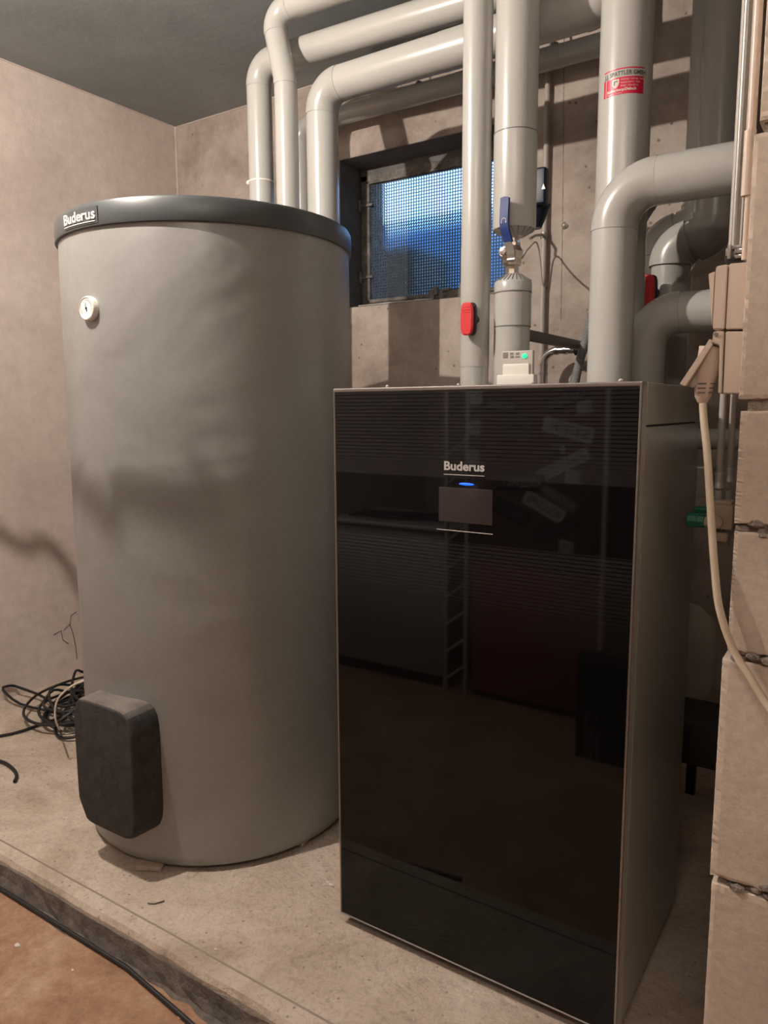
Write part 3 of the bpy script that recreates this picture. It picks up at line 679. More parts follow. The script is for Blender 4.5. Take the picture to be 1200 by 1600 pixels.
# sticker on G1
sa = math.atan2(-yG, -gx) - R(4)
stz = at(973, 124, 'y', yG-.055).z
stick = thing('installer_sticker', 'red and white installer sticker wrapped round the thickest riser', 'sticker', (gx, yG-.057, stz))
def patch(x0, x1, z0, z1, lift, n_=24):
    b = BM(); box(b, (x0, z0, 0), (x1, z1, .0002)); es = [e for e in b.edges if abs(e.verts[0].co.x-e.verts[1].co.x) > 1e-4]
    bmesh.ops.subdivide_edges(b, edges=es, cuts=n_)
    return wrap(b, (gx, yG), GR, sa, stz, lift)
SW = .046
kid('sticker_ground', patch(-SW-.002, SW, -.031, .026, .0006), 'signwhite', stick)
kid('red_field', patch(-SW, SW-.002, -.030, .005, .0009), 'signred', stick)
kid('red_stripe', patch(-SW, SW-.001, .021, .0235, .0009), 'signred', stick)
kid('white_line', patch(-SW+.006, -SW+.0075, -.030, .005, .0011, 2), 'signwhite', stick)
def stx(s, size, x, z, material, bold=0, sx=1.0, nm='sticker_text'):
    b = text_bm(s, size, bold, .0001, 'LEFT', sx)
    for v in b.verts: v.co.x += x; v.co.y += z
    kid(nm, wrap(b, (gx, yG), GR, sa, stz, .0012), material, stick)
stx('J.J. SPATTLER GMBH', .0125, -SW+.003, .0125, 'ink', .0002, .84)
stx('Heizung - Lüftung - Sanitär', .0050, -.006, .000, 'signwhite'); stx('Kundendienst - Solar', .0050, -.006, -.0065, 'signwhite'); stx('Bäder - Spenglerei', .0050, -.006, -.013, 'signwhite')
stx('Rothenburg-Diebach', .0075, -SW+.010, -.0205, 'signwhite', .0003); stx('Telefon   Telefax', .0050, -SW+.010, -.0270, 'signwhite')
b = BM(); box(b, (-.024, -.016, 0), (-.009, .002, .0002)); es = [e for e in b.edges]; bmesh.ops.subdivide_edges(b, edges=es, cuts=5, use_grid_fill=True)
for v in b.verts:
    k = max(0, (-.006-v.co.y)/.010); v.co.x = -.0165+(v.co.x+.0165)*(1-.75*k*k)
kid('emblem', wrap(b, (gx, yG), GR, sa, stz, .0012), 'signwhite', stick)
b = BM(); box(b, (-.0205, -.010, 0), (-.0185, -.002, .0002)); box(b, (-.0205, -.0035, 0), (-.0125, -.0015, .0002)); kid('emblem_mark', wrap(b, (gx, yG), GR, sa, stz, .0015), 'ink', stick)
# K: lower elbow pipe
yK = 1.80; kx = -.470; kz = at(1080, 487, 'y', yK).z
K_ = pipe('insulated pipe bending down behind the boiler, just below the red handle', [(.9, yK, kz), (kx, yK, kz), (kx, yK, zb)], .0450, [.072], material='pvc2', seams=[(1, .12)])
# J: S bend
yJ = 2.035; j0 = at(1131, 100, 'y', yJ).x; jl = at(1042, 560, 'y', yJ).x; jz = at(1072, 372, 'y', yJ).z
J_ = pipe('insulated pipe with a double elbow on the right, dropping behind the junction boxes', [(j0, yJ, ZC+.02), (j0, yJ, jz+.005), (jl, yJ, jz-.02), (jl, yJ, zb)], .0475, [.050, .050], material='pvc2', seams=[(0, .85)], lift=.006)
# L behind J
yL = 2.25; l0x = at(1108, 100, 'y', yL).x; llx = at(1027, 440, 'y', yL).x; lz = at(1060, 362, 'y', yL).z
L_ = pipe('insulated pipe with a double elbow, hidden partly behind the nearer double elbow', [(l0x, yL, ZC+.02), (l0x, yL, lz+.012), (llx, yL, lz-.012), (llx, yL, zb)], .048, [.055, .055], material='pvc2', lift=.005)
tee_handle(J_, 1001, 430, 1021, 478, yJ-.10, 0, .04)
# grey conduit on the wall
yN = 2.42; nx = at(852, 300, 'y', yN).x
b = BM(); tube(b, [(nx, yN, .3), (nx, yN, ZC)], .0095, 16); tag(obj('cable_conduit', b, 'greypipe'), 'thin grey conduit fixed vertically to the wall beside the valve pipe', 'conduit')
cl = thing('pipe_clip', 'small clamp holding the thin conduit, level with the bottom of the upper jacket', 'clip', (nx, yN-.02, 1.54))
p = at(842, 366, 'y', 2.36); b = BM(); tube(b, [(nx, yN-.001, p.z), (nx, yN-.001, p.z+.016)], .0125, 16); kid('clip_ring', b, 'zinc', cl)
b = BM(); tube(b, [Vector((nx, yN-.01, p.z+.008)), at(836, 368, 'y', 2.34), at(828, 373, 'y', 2.32)], .0045, 10); kid('clip_arm', b, 'zinc', cl)
b = BM(); tube(b, spline([(fx+.01, yFp+.028, vz-.005), at(826, 388, 'y', 2.2), at(840, 382, 'y', 2.35), (nx+.004, 2.405, vz+.03)], 8), .0026, 8)  # curved shadow line modelled as a thin tube from valve to conduit
tag(obj('shadow_curve', b, 'greypipe'), 'thin grey tube standing in for a curved shadow between ball valve and conduit', 'cable')
# mounting rail running back to the wall
r0, r1 = at(833, 525, 'y', 1.90), at(920, 541, 'y', YB)
rx = -.905+.07; 
rs = at(838, 526.5, 'x', -.80)
b = BM(); box(b, (rs.x-.012, 1.81, rs.z-.013), (rs.x+.012, YB+.004, rs.z+.013), .002); box(b, (rs.x-.013, 1.9, rs.z-.003), (rs.x+.013, YB, rs.z+.003))
tag(obj('mounting_rail', b, 'rail'), 'grey mounting rail running from the valve pipe back to the wall', 'rail')
# bright press-fit pipe
yS = 2.34; s0, s1, s2 = at(848, 606, 'y', yS), at(848, 549, 'y', yS), at(925, 544, 'y', yS); sz_ = (s1.z+s2.z)/2
sp_ = thing('steel_pipe', 'bright steel press-fitted pipe with an elbow, on the wall above the boiler', 'pipe', (s0.x, yS, zb))
P = [Vector((s0.x, yS, zb)), Vector((s0.x, yS, sz_)), Vector((-.52, yS, sz_))]; A2 = arc(P[0], P[1], P[2], .045, 12)
b = BM(); tube(b, [P[0]]+A2+[P[2]], .0125, 24); kid('tube', b, 'steel', sp_)
for (c_, d_) in ((A2[0], (0, 0, 1)), (A2[-1], (1, 0, 0)), (A2[-1]+Vector((.028, 0, 0)), (1, 0, 0)), (A2[0]-Vector((0, 0, .028)), (0, 0, 1))):
    ring(sp_, c_, d_, .0155, 'steel', .004, 'press_collar')
b = BM(); c_ = at(905, 547, 'y', yS); tube(b, [(c_.x-.012, yS, sz_), (c_.x+.012, yS, sz_)], .019, 24); box(b, (c_.x-.004, yS, sz_-.005), (c_.x+.004, YB+.004, sz_+.005)); kid('clamp', b, 'black', sp_)
# corrugated hose
def corr(pts_, rad, n_):
    P = spline(pts_, n_); b = BM(); tube(b, P, [rad*(1.0 if i % 2 else .86) for i in range(len(P))], 20); return b
h0, h1, h2, h3 = at(935, 450, 'y', 2.30), at(918, 520, 'y', 2.27), at(902, 580, 'y', 2.22), at(893, 640, 'y', 2.18)
tag(obj('corrugated_hose', corr([h0+Vector((.04, 0, .12)), h0, h1, h2, h3, h3+Vector((-.02, 0, -.4))], .0140, 26), 'corr'), 'dark grey corrugated hose slanting down left of the nearer bent pipe', 'hose')
b = corr([at(1003, 345, 'y', 2.12), at(1020, 320, 'y', 2.2), at(1080, 240, 'y', 2.35), at(1100, 200, 'y', 2.38)], .013, 14); tag(obj('corrugated_hose', b, 'corr'), 'short piece of dark corrugated hose showing above the double elbows', 'hose')
# wall anchor and shutter joint
ap = at(882, 352, 'y', YB-.003); b = BM(); r = bmesh.ops.create_icosphere(b, subdivisions=2, radius=.011)
for v in r['verts']: v.co = Vector((v.co.x*random.uniform(.7, 1.3), v.co.y*.35, v.co.z*random.uniform(.6, 1.2)))+ap
wa = tag(obj('tie_hole_plug', b, 'mortar'), 'rough filled tie hole with a bright nail head in the bare wall', 'wall plug')
b = BM(); lathe(b, [(.0042, .004), (.0035, .007), (.001, .0085)], ap, axis='y', seg=12); obj('nail_head', b, 'white', wa)
b = BM(); x0 = at(880, 300, 'y', YB).x; x1 = at(877, 480, 'y', YB).x
tube(b, [(x0-.012, YB-.0002, ZC), (x0, YB-.0002, 1.75), (x1, YB-.0002, 1.38)], .0011, 4); struct(obj('trim_4', b, 'mortar'))

# ------------------------------------------------------------------ sockets, conduits and cable at the pier
yQ, dQ = 1.02, .072
def poly(name, pix, material, t, yy=yQ, dy=dQ, bev=.0012):
    b = BM(); prism(b, [at(px, py, 'y', yy) for px, py in pix], (0, dy, 0), bev); return kid(name, b, material, t)
so = thing('double_socket', 'cream surface-mounted double socket on the end of the block wall, plug in the lower half', 'socket', at(1150, 515, 'y', yQ))
poly('upper_back_box', [(1139, 412), (1180, 408), (1180, 514), (1133.5, 514.5)], 'cream', so)
poly('upper_front', [(1118.5, 416), (1137.5, 412.5), (1132, 514.5), (1114, 514.8), (1113.5, 508)], 'cream', so)
poly('upper_lid', [(1107, 427.5), (1117, 424), (1113.6, 508), (1112.4, 510)], 'cream', so, yQ+.004, dQ-.008, .0008)
poly('lower_back_box', [(1133.5, 517.5), (1180, 517.5), (1176, 615), (1129.5, 615)], 'cream', so)
poly('lower_front', [(1114, 519), (1117, 517.5), (1131.5, 517.5), (1127.5, 615), (1122, 615), (1124, 539), (1113, 533)], 'cream', so)
poly('lower_lid', [(1109, 529), (1114, 538.5), (1071, 604), (1061.5, 600)], 'cream', so, yQ+.002, dQ-.004, .0008)
b = BM(); hp = at(1118.5, 522.5, 'y', yQ-.001); lathe(b, [(.0024, -.002), (.0024, .0008)], hp, axis='y', seg=14); kid('hinge_pin', b, 'rail', so)
poly('lid_inner', [(1116, 540), (1118, 560), (1084, 606), (1074, 603)], 'greypipe', so, yQ+.012, dQ-.024, .001)
# plug
pl = thing('plug', 'cream angled mains plug pushed into the lower socket', 'plug', at(1100, 620, 'y', 1.05))
yP = 1.042; c_ = [at(1113, 542, 'y', yP), at(1107, 575, 'y', yP), at(1101, 597, 'y', yP), at(1098, 620, 'y', yP), at(1097.5, 629, 'y', yP)]
b = BM(); tube(b, c_, [.0155, .0150, .0125, .0098, .0060], 28); kid('plug_body', b, 'cream', pl)
b = BM()
for k, t_ in enumerate((.12, .42, .72)):
    p = c_[2].lerp(c_[3], t_); r_ = .0125+(.0098-.0125)*t_+.0002
    for s_ in (-1, 1):
        pts_ = [p+Vector((r_*math.cos(a), r_*math.sin(a), 0)) for a in [R(-57+s_*(12+q*8)) for q in range(7)]]
        tube(b, pts_, .0009, 6)
kid('grip_slots', b, 'rail', pl)
cab = [c_[4]+Vector((0, 0, .004)), at(1100, 660, 'y', 1.035), at(1105, 710, 'y', 1.02), at(1110, 790, 'y', 1.0), at(1116, 880, 'y', .985), at(1124, 950, 'y', .978), at(1145, 1013, 'y', .978), at(1172, 1058, 'y', .975), at(1204, 1108, 'y', .97), at(1260, 1175, 'y', .95), at(1330, 1220, 'y', .93)]
b = BM(); P = spline(cab, 10); tube(b, P+[P[-1]+Vector((.25, -.05, -.25))], .0047, 14); tag(obj('mains_cable', b, 'cream_cable'), 'cream mains cable hanging from the plug across the block wall', 'cable')
# conduits above the sockets
b = BM(); q0, q1 = at(1163.5, 120, 'y', 1.07), at(1147, 400, 'y', 1.07); xx = (q0.x+q1.x)/2
tube(b, [(xx, 1.07, ZC), (xx, 1.07, at(1147, 418, 'y', 1.07).z)], .0048, 16); r1 = obj('steel_conduit', b, 'zinc'); tag(r1, 'thin metal conduit coming down to the cream sockets', 'conduit')
b = BM(); q0 = at(1175, 140, 'y', 1.04); tube(b, [(q0.x+.002, 1.04, ZC), (q0.x+.002, 1.04, 1.40)], .0052, 16); tube(b, [(q0.x+.001, 1.04, 1.42), (q0.x+.001, 1.04, 1.345)], .0068, 16); tube(b, [(q0.x+.003, 1.04, 1.345), (q0.x+.003, 1.04, 1.27)], .004, 12)
tag(obj('plastic_conduit', b, 'cream'), 'cream plastic conduit hugging the edge of the block wall', 'conduit')
cz = thing('conduit_clamp', 'zinc-plated clamp with screws just above the cream socket', 'clamp', at(1150, 400, 'y', 1.06))
b = BM(); quad(b, (1137, 382), (1141, 404), 1.055, .03, .0008); quad(b, (1141, 384), (1160, 388), 1.062, .012, .0008); quad(b, (1134, 388), (1137, 400), 1.06, .02, .0008); kid('bracket', b, 'zinc', cz)
b = BM(); quad(b, (1148, 389), (1160, 395), 1.055, .01, .001); quad(b, (1148, 398), (1158, 403), 1.055, .01, .001); kid('screw', b, 'steel', cz)
b = BM(); quad(b, (1132, 402), (1162, 408), 1.06, .02, .001); kid('rubber_pad', b, 'black', cz)

# water pipes with green taps behind the boiler
yT = 1.43
for (xa, xb, top_, lab) in ((1121, 1134, 600, 'grey water pipe running down to the green taps, nearer of the pair'), (1137.5, 1149, 600, 'grey water pipe beside the block wall edge, farther of the pair')):
    yy = yT if xa < 1130 else yT+.02
    a_, c2 = at(xa, 680, 'y', yy), at(xb, 680, 'y', yy); r_ = (c2.x-a_.x)/2*.92; x_ = (a_.x+c2.x)/2
    t = thing('water_pipe', lab, 'pipe', (x_, yy, .75))
    b = BM(); tube(b, [(x_, yy, ZC), (x_, yy, at(1128, 742, 'y', yy).z)], r_, 20); kid('tube', b, 'greypipe', t)
    zz0, zz1 = at(1124, 738 if xa < 1130 else 730, 'y', yy).z, at(1124, 763 if xa < 1130 else 752, 'y', yy).z
    b = BM(); lathe(b, [(r_*1.0, zz1), (r_*1.35, zz1), (r_*1.35, zz1+.005), (r_*1.15, zz1+.007), (r_*1.15, zz0-.007), (r_*1.35, zz0-.005), (r_*1.35, zz0), (r_, zz0)], (x_, yy, 0), seg=24); kid('press_sleeve', b, 'sleeve', t)
    b = BM(); lathe(b, [(r_*1.3, at(1120, 850, 'y', yy).z), (r_*1.3, at(1120, 788, 'y', yy).z), (r_*1.15, at(1120, 765, 'y', yy).z)], (x_, yy, 0), seg=16); kid('tail_piece', b, 'pvc2', t)
tp = thing('shut_off_tap', 'brass shut-off tap with two green handles beside the boiler', 'tap', at(1120, 815, 'y', 1.40))
b = BM(); quad(b, (1113, 788), (1144, 829), 1.395, .03, .006); quad(b, (1109, 831), (1136, 848), 1.40, .02, .004); quad(b, (1115, 782), (1143, 791), 1.398, .03, .003); kid('tap_body', b, 'cream', tp)
b = BM(); p = at(1119, 815, 'y', 1.394); lathe(b, [(.011, .0), (.011, .006), (.007, .006), (.007, .009)], p, axis='y', seg=24); kid('tap_cap', b, 'brass', tp)
g0 = at(1101, 814, 'y', 1.40); g1 = at(1073, 812, 'y', 1.40); g2 = at(1112, 816, 'y', 1.40)
b = BM(); tube(b, [g2, g0], .009, 16); kid('spindle', b, 'cream', tp)
b = BM(); tube(b, [g0, g0.lerp(g1, .35), g0.lerp(g1, .45), g1.lerp(g0, .08), g1], [.0120, .0120, .0132, .0128, .0100], 8); kid('green_handle', b, 'green', tp, angle=20)
b = BM(); quad(b, (1084, 792), (1104, 803), 1.42, .022, .003); kid('green_handle', b, 'green', tp)
# white pipe stub, vessel and shelf in the dark gap
b = BM(); p = at(1110, 686, 'y', 1.9); tube(b, [(p.x-.035, 1.9, p.z), (.6, 1.9, p.z)], .0245, 28); tag(obj('drain_pipe', b, 'pvc'), 'pale horizontal pipe glimpsed behind the boiler, below the plug', 'pipe')
ve = thing('expansion_vessel', 'grey-white expansion vessel half hidden behind the boiler and block wall', 'vessel', (-.47, 2.1, .27))
vx_ = at(1117, 1040, 'y', 2.1).x-.125
b = BM(); z1_, z0_ = at(1085, 957, 'y', 2.1).z+.02, at(1085, 1090, 'y', 2.1).z-.02
lathe(b, [(.02, z0_-.012), (.07, z0_), (.105, z0_+.02), (.122, z0_+.05), (.125, z0_+.075), (.127, (z0_+z1_)/2-.002), (.127, (z0_+z1_)/2+.002), (.125, z1_-.08), (.118, z1_-.045), (.09, z1_-.015), (.04, z1_)], (vx_, 2.1, 0), seg=48); kid('shell', b, 'vessel', ve)
for dx, dy in ((-.08, -.06), (.07, .06), (-.08, .06)):
    b = BM(); box(b, (vx_+dx-.012, 2.1+dy-.012, 0), (vx_+dx+.012, 2.1+dy+.012, z0_+.04)); kid('leg', b, 'dark', ve)
b = BM(); q = at(1080, 1126, 'y', 1.8); q2 = at(1080, 1190, 'y', 1.8); box(b, (-.62, 1.78, q2.z), (.2, 1.95, q.z), .004)
st = thing('pump_station', 'low dark box standing on two legs in the gap behind the boiler', 'box', (-.3, 1.9, 0)); kid('case', b, 'dark', st)
for xx in (-.56, .12):
    b = BM(); box(b, (xx, 1.83, 0), (xx+.03, 1.91, q2.z+.002)); kid('leg', b, 'dark', st)

# ------------------------------------------------------------------ cables on the floor
coil = []
rnd = random.Random(3)
cc = Vector((-2.33, 1.60, 0))
for k in range(14*16):
    a = 2*math.pi*k/16; lp = k/16
    ra = .155+.045*math.sin(lp*2.1)+.02*math.sin(lp*5.3); rb = .165+.05*math.cos(lp*1.7)
    ox, oy = .05*math.sin(lp*1.3), .05*math.cos(lp*.9+1)
    x = cc.x+ox+ra*math.cos(a+.15*lp); y = cc.y+oy+rb*math.sin(a+.1*lp)
    z = .006+.008*(lp % 5)+.055*(.5+.5*math.sin(a*1+lp*1.9))*(.35+.65*rnd.random() if k % 4 == 0 else .6)
    coil.append((x, y, z))
end = [at(95, 1120, 'z', .008), at(60, 1133, 'z', .006), at(20, 1146, 'z', .006), at(-40, 1156, 'z', .006)]
loopl = [Vector((-2.42, 1.52, .03)), at(60, 1085, 'z', .03), at(28, 1062, 'z', .05)+Vector((0, -.05, .0)), at(20, 1070, 'z', .05)+Vector((.02, -.05, 0)), at(32, 1100, 'z', .015), Vector((-2.40, 1.48, .02))]
cp = spline(coil[:-1]+[Vector((-2.45, 1.70, .02))]+loopl+end, 3)
for p in cp:
    p.x = max(p.x, XL+.012); p.z = max(p.z, .0052)
    d_ = Vector((p.x-TC.x, p.y-TC.y, 0))
    if d_.length < TR+.02: d_ = d_.normalized()*(TR+.02); p.x, p.y = TC.x+d_.x, TC.y+d_.y
b = BM(); tube(b, cp, .0050, 8); tag(obj('cable_coil', b, 'rubber'), 'tangled coil of black cable on the slab between tank and left wall', 'cable')
wp = [at(140, 1060, 'y', 1.25), at(112, 1072, 'y', 1.25), at(92, 1090, 'y', 1.25), at(86, 1110, 'y', 1.25), at(88, 1128, 'y', 1.27), at(94, 1141, 'z', .004), at(104, 1146, 'z', .004), at(120, 1142, 'z', .004)]
b = BM(); P = spline(wp, 8); P[-1].z = .004; tube(b, P, .0030, 10); tag(obj('white_cable', b, 'white'), 'thin white cable arching from the heater cover to the slab', 'cable')
b = BM(); tube(b, spline([at(-60, 1185, 'z', .006), at(-20, 1186, 'z', .006), at(5, 1191, 'z', .006), at(20, 1201, 'z', .006), at(26, 1212, 'z', .006), at(23, 1221, 'z', .006)], 8), .0052, 10); tag(obj('cable_end', b, 'rubber'), 'black cable end curling in from the left edge on the slab', 'cable')
P = spline([at(x, y, 'z', ZL+.006) for x, y in ((-60, 1340), (0, 1377), (60, 1412), (125, 1455), (180, 1497), (230, 1540), (280, 1583), (330, 1628), (420, 1710))], 8)
b = BM()
for p in P: p.y = min(p.y, YP-.030)
tube(b, P, .0048, 10); tag(obj('floor_cable', b, 'rubber'), 'black cable lying along the foot of the slab edge', 'cable')
CH = ['white plaster chip on the slab left of the boiler corner, smaller of two', 'largest white plaster chip on the slab, just left of the boiler', 'white chip at the edge of the tank shadow on the slab',
      'white chip on the slab between tank and front edge, middle of the slab', 'flat white chip on the red-brown floor, nearest the left border', 'white chip on the red-brown floor, right of the flat one',
      'white chip on the red-brown floor beside the black floor cable', 'tiny white chip on the slab left of the tank shadow', 'tiny white chip in the shadow below the right of the tank', 'pale chip between the two chips left of the boiler']
# crumbs of plaster on slab and floor
for k, (x, y, s_) in enumerate(((507, 1383, .004), (517, 1383, .0055), (231, 1376, .0035), (337, 1484, .003), (27, 1478, .006), (114, 1517, .004), (281, 1590, .004), (190, 1370, .0025), (428, 1332, .003), (512, 1378, .003))):
    z_ = ZL if x < 120 or (x == 281) else 0
    p = at(x, y, 'z', z_); b = BM(); r = bmesh.ops.create_icosphere(b, subdivisions=1, radius=s_)
    for v in r['verts']: v.co = Vector((v.co.x*random.uniform(.8, 2.0), v.co.y*random.uniform(.6, 1.2), v.co.z*.45))+p+Vector((0, 0, s_*.3))
    tag(obj('plaster_chip', b, 'signwhite'), CH[k], 'chip', 'plaster chips on the floor')
b = BM(); p = at(240, 1412, 'z', .001); tube(b, spline([p+Vector((-.012, -.006, 0)), p, p+Vector((.008, .010, .001)), p+Vector((.012, .02, 0))], 5), .0016, 5); tag(obj('dark_splinter', b, 'riser'), 'thin dark splinter on the slab in front of the tank', 'splinter')
# mould / salt crack low on the left wall
b = BM()
for pts_ in ([(86, 992), (95, 985), (100, 1000), (106, 1006)], [(100, 985), (108, 975), (112, 962), (118, 956)], [(110, 975), (116, 990), (120, 1010), (122, 1030)]):
    tube(b, [at(x+random.uniform(-2, 2), y, 'x', XL+.0004) for x, y in pts_], .0018, 4)
struct(obj('trim_5', b, 'riser'))

# ------------------------------------------------------------------ lamp (above the picture, in front of the tank)
lamp = thing('ceiling_lamp', 'small bare bulb lamp hanging just under the ceiling in front of the tank', 'lamp', (LAMP.x, LAMP.y, ZC))
b = BM(); lathe(b, [(.045, -.001), (.045, -.02), (.02, -.03), (.018, -.05)][::-1], (LAMP.x, LAMP.y, ZC), seg=32); kid('ceiling_rose', b, 'black', lamp)
b = BM(); lathe(b, [(.01, LAMP.z+.05), (.012, LAMP.z+.05), (.012, LAMP.z+.10), (.008, LAMP.z+.125), (.006, ZC-.03)], (LAMP.x, LAMP.y, 0), seg=24); kid('lamp_holder', b, 'black', lamp)
b = BM(); r = bmesh.ops.create_uvsphere(b, u_segments=24, v_segments=16, radius=.012); bmesh.ops.translate(b, vec=LAMP, verts=b.verts[:]); kid('bulb', b, 'bulb', lamp)
b = BM(); lathe(b, [(.005, LAMP.z+.011), (.007, LAMP.z+.052)], (LAMP.x, LAMP.y, 0), seg=16); kid('bulb_base', b, 'white', lamp)
# loose supply cable sagging past the lamp
sag = [LAMP.lerp(at(0, 832, 'x', XL), .30), LAMP.lerp(at(112, 896, 'x', XL), .31)]
for (px, py) in ((128, 768), (190, 772), (260, 786), (330, 810), (385, 832)):
    d = (AX_R*((px-600)/FPX) + AX_U*((800-py)/FPX) + _f); o2 = Vector((0, 0)) - TC.xy
    a_ = d.x**2+d.y**2; b_ = 2*(o2.x*d.x+o2.y*d.y); c0 = o2.length_squared-TR*TR; ds = b_*b_-4*a_*c0
    if ds < 0: S_ = at(px, py+60, 'x', XL)
    else: S_ = CAM + d*((-b_-math.sqrt(ds))/(2*a_))
    sag.append(LAMP.lerp(S_, .42))
b = BM(); tube(b, CABLE := spline([Vector((-2.1, .45, ZC-.01)), sag[0]+Vector((-.05, -.14, .22)), sag[0]]+sag[1:]+[sag[-1]+Vector((.03, -.05, .05)), sag[-1]+Vector((.04, -.16, .25)), Vector((-1.34, .45, ZC-.01))], 8), .0085, 10)
tag(obj('lamp_cable', b, 'rubber'), 'loose black supply cable sagging from the ceiling in front of the tank', 'cable')

TX, TY = .10, -.50  # fill light: tube added out of view to brighten floor and block wall
tl_ = thing('added_fill_tube', 'added fill light, an unseen tube on the ceiling behind the photographer', 'lamp', (TX, TY, ZC))
b = BM(); box(b, (TX-.50, TY-.03, ZC-.05), (TX+.50, TY+.03, ZC), .005); kid('housing', b, 'white', tl_)
b = BM(); tube(b, [(TX-.46, TY, ZC-.075), (TX+.46, TY, ZC-.075)], .016, 16); kid('tube', b, 'fillglow', tl_)
for xx in (TX-.48, TX+.46):
    b = BM(); box(b, (xx, TY-.015, ZC-.095), (xx+.02, TY+.015, ZC-.045), .003); kid('fill_tube_socket', b, 'white', tl_)

# ------------------------------------------------------------------ far side of the room, mirrored in the boiler glass
VY = 2*BY0
def mir(px, py, yy):          # point of the plane y = yy that the glass shows at this place
    p = at(px, py, 'y', VY-yy); return Vector((p.x, yy, p.z))
yc = -.27
gx0, gx1 = mir(500, 1000, yc).x, mir(692, 1000, yc).x
gt = mir(600, 822, yc).z
cb = thing('grey_cabinet', 'grey low cabinet across the room, seen mirrored at the left of the boiler glass', 'cabinet', ((gx0+gx1)/2, yc-.25, ZL))
b = BM(); box(b, (gx0, yc-.5, ZL+.05), (gx1, yc, gt), .006); kid('cabinet_body', b, 'cab_grey', cb)
b = BM(); box(b, (gx0+.02, yc-.48, ZL), (gx1-.03, yc-.03, ZL+.052)); kid('plinth', b, 'dark', cb)
b = BM(); tube(b, [(gx0-.01, yc+.004, gt+.008), (gx1+.005, yc+.004, gt+.008)], .008, 10); kid('top_edge', b, 'cab_white', cb)
b = BM(); P = spline([Vector((gx0+.1+.3*(i % 3), yc-.10-.07*((i*7) % 4), gt+.02)) for i in range(8)], 8)
tube(b, P, .007, 8); tag(obj('cable_heap', b, 'rubber'), 'black cable lying on the grey cabinet across the room', 'cable')
rk0, rk1 = mir(696, 900, yc).x, mir(728, 900, yc).x
rk = thing('wire_rack', 'narrow white wire rack beside the grey cabinet, mirrored in the boiler glass', 'rack', ((rk0+rk1)/2, yc, ZL))
b = BM()
for x in (rk0, rk1): box(b, (x-.008, yc-.02, ZL), (x+.008, yc, 2.0), .003)
kid('post', b, 'cab_white', rk)
for k in range(9):
    z = ZL+.05+.115*k; b = BM(); tube(b, [(rk0, yc-.01, z), (rk0+.02, yc, z+.01), (rk1-.01, yc, z+.06), (rk1, yc-.01, z+.055)], .005, 8); kid('wire_shelf', b, 'cab_white', rk)
lx0, lx1 = mir(735, 1000, yc).x, mir(935, 1000, yc).x
zd = mir(800, 885, yc).z
lk = thing('stickered_locker', 'tall locker covered in stickers with a red-brown lower door, mirrored in the glass', 'locker', ((lx0+lx1)/2, yc-.2, ZL))
b = BM(); box(b, (lx0, yc-.45, ZL+.02), (lx1, yc-.015, 2.05), .004); kid('locker_body', b, 'stick_bg', lk)
b = BM(); box(b, (lx0+.004, yc-.016, ZL+.03), (lx1-.004, yc, zd), .003); kid('lower_door', b, 'cab_brown', lk)
b = BM(); box(b, (lx0+.004, yc-.016, zd+.006), (lx1-.004, yc, 2.04), .003); kid('upper_door', b, 'stick_bg', lk)
b = BM(); box(b, (lx1-.002, yc-.02, ZL), (lx1+.012, yc+.002, 2.06), .002); kid('edge_strip', b, 'cab_white', lk)
def sticker(px, py, w_, h_, rot, bgm, fgm, s, where=''):
    p = mir(px, py, yc); t = thing('sticker', 'sticker', 'sticker', p+Vector((0, .0006, 0)), 'stickers on the locker across the room')
    t['label'] = ('dark' if bgm == 'sticker_black' else 'pale' if bgm == 'sticker_pale' else 'grey') + ' sticker reading %s on the far locker' % s + where
    rt = Matrix.Rotation(R(rot), 4, 'Y')
    b = BM(); box(b, (-w_/2, -.0004, -h_/2), (w_/2, .0004, h_/2)); place(b, rt); obj('sticker_ground', b, bgm, t, smooth=False)
    b = text_bm(s, h_*.8, .0, .0002); ww = max(v.co.x for v in b.verts)-min(v.co.x for v in b.verts); k = w_*.86/ww
    # facing +y: letters read left to right for someone standing between locker and boiler
    place(b, rt @ Matrix.Translation((0, .0008, 0)) @ Matrix.Rotation(R(180), 4, 'Z') @ Matrix.Rotation(R(90), 4, 'X') @ Matrix.Diagonal((k, 1, 1, 1)))
    obj('sticker_lettering', b, fgm, t, smooth=False)
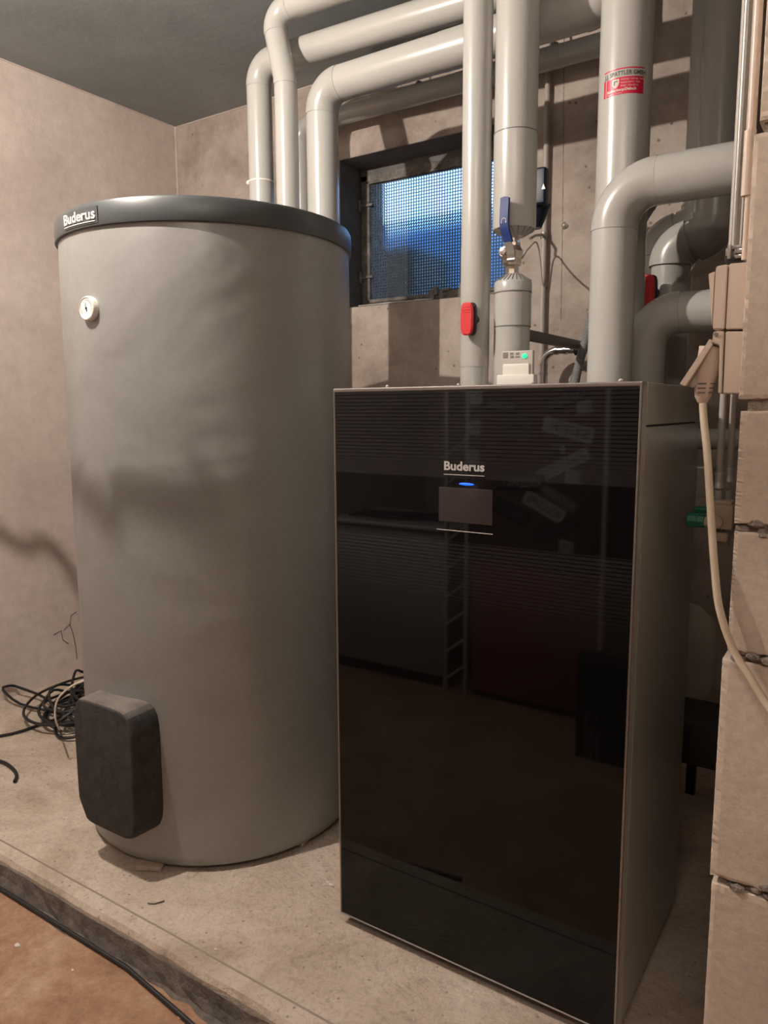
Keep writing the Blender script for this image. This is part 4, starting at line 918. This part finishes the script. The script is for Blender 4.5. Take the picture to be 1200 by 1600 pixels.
for i, yy_ in enumerate((620, 642, 668, 692, 714, 745, 768, 790)):
    sticker(744-1.0*i, yy_, .05, .052, 0, 'sticker_pale' if i % 2 == 0 else 'sticker_grey', 'sticker_black', 'DC', ', %s from top in left column' % ('first', 'second', 'third', 'fourth', 'fifth', 'sixth', 'seventh', 'eighth')[i])
sticker(782, 634, .14, .05, 8, 'sticker_black', 'sticker_pale', 'REBEL')
sticker(886, 624, .16, .05, -20, 'sticker_black', 'sticker_pale', 'OZZLES')
sticker(913, 636, .055, .045, -8, 'sticker_pale', 'sticker_black', 'DC', ', upper right')
sticker(888, 672, .19, .055, 14, 'sticker_pale', 'sticker_black', 'SEEK')
sticker(874, 703, .06, .055, 0, 'sticker_black', 'sticker_pale', 'F')
sticker(878, 728, .22, .045, -28, 'sticker_pale', 'sticker_grey', 'WARP TOUR')
sticker(815, 754, .19, .065, 0, 'sticker_black', 'sticker_pale', 'AIRIEDAILY')
sticker(895, 745, .055, .045, 5, 'sticker_pale', 'sticker_black', 'DC', ', middle right')
sticker(872, 778, .16, .045, 28, 'sticker_grey', 'sticker_pale', 'ROCKSTER')
sticker(850, 792, .17, .055, 26, 'sticker_pale', 'sticker_black', 'VOLCOME')
sticker(800, 800, .15, .06, 22, 'sticker_black', 'sticker_grey', 'NIKITA')
sticker(868, 828, .18, .045, -24, 'sticker_black', 'sticker_grey', 'ELEMENT')
sticker(885, 855, .055, .045, 5, 'sticker_pale', 'sticker_black', 'DC', ', low on the upper door')
sticker(868, 890, .16, .035, 32, 'sticker_grey', 'sticker_black', 'SUPREMO')
sticker(808, 665, .11, .10, 0, 'sticker_grey', 'sticker_black', 'X')
# leaning dark board
bx0, bx1 = mir(901, 1100, .02).x, mir(975, 1100, .02).x; bt_ = mir(901, 1013, .02).z
b = BM(); box(b, (bx0, .0, ZL), (bx1+.12, .02, bt_), .002); bo = tag(obj('dark_board', b, 'sticker_black'), 'dark board with pale scribbles leaning in front of the locker across the room', 'board')
b = text_bm('REBELS', .07, .001, .0004, 'LEFT'); place(b, Matrix.Translation((bx0+.05, .0206, bt_-.42)) @ Matrix.Rotation(R(90), 4, 'Y') @ Matrix.Rotation(R(180), 4, 'Z') @ Matrix.Rotation(R(90), 4, 'X')); obj('board_lettering', b, 'sticker_grey', bo, smooth=False)
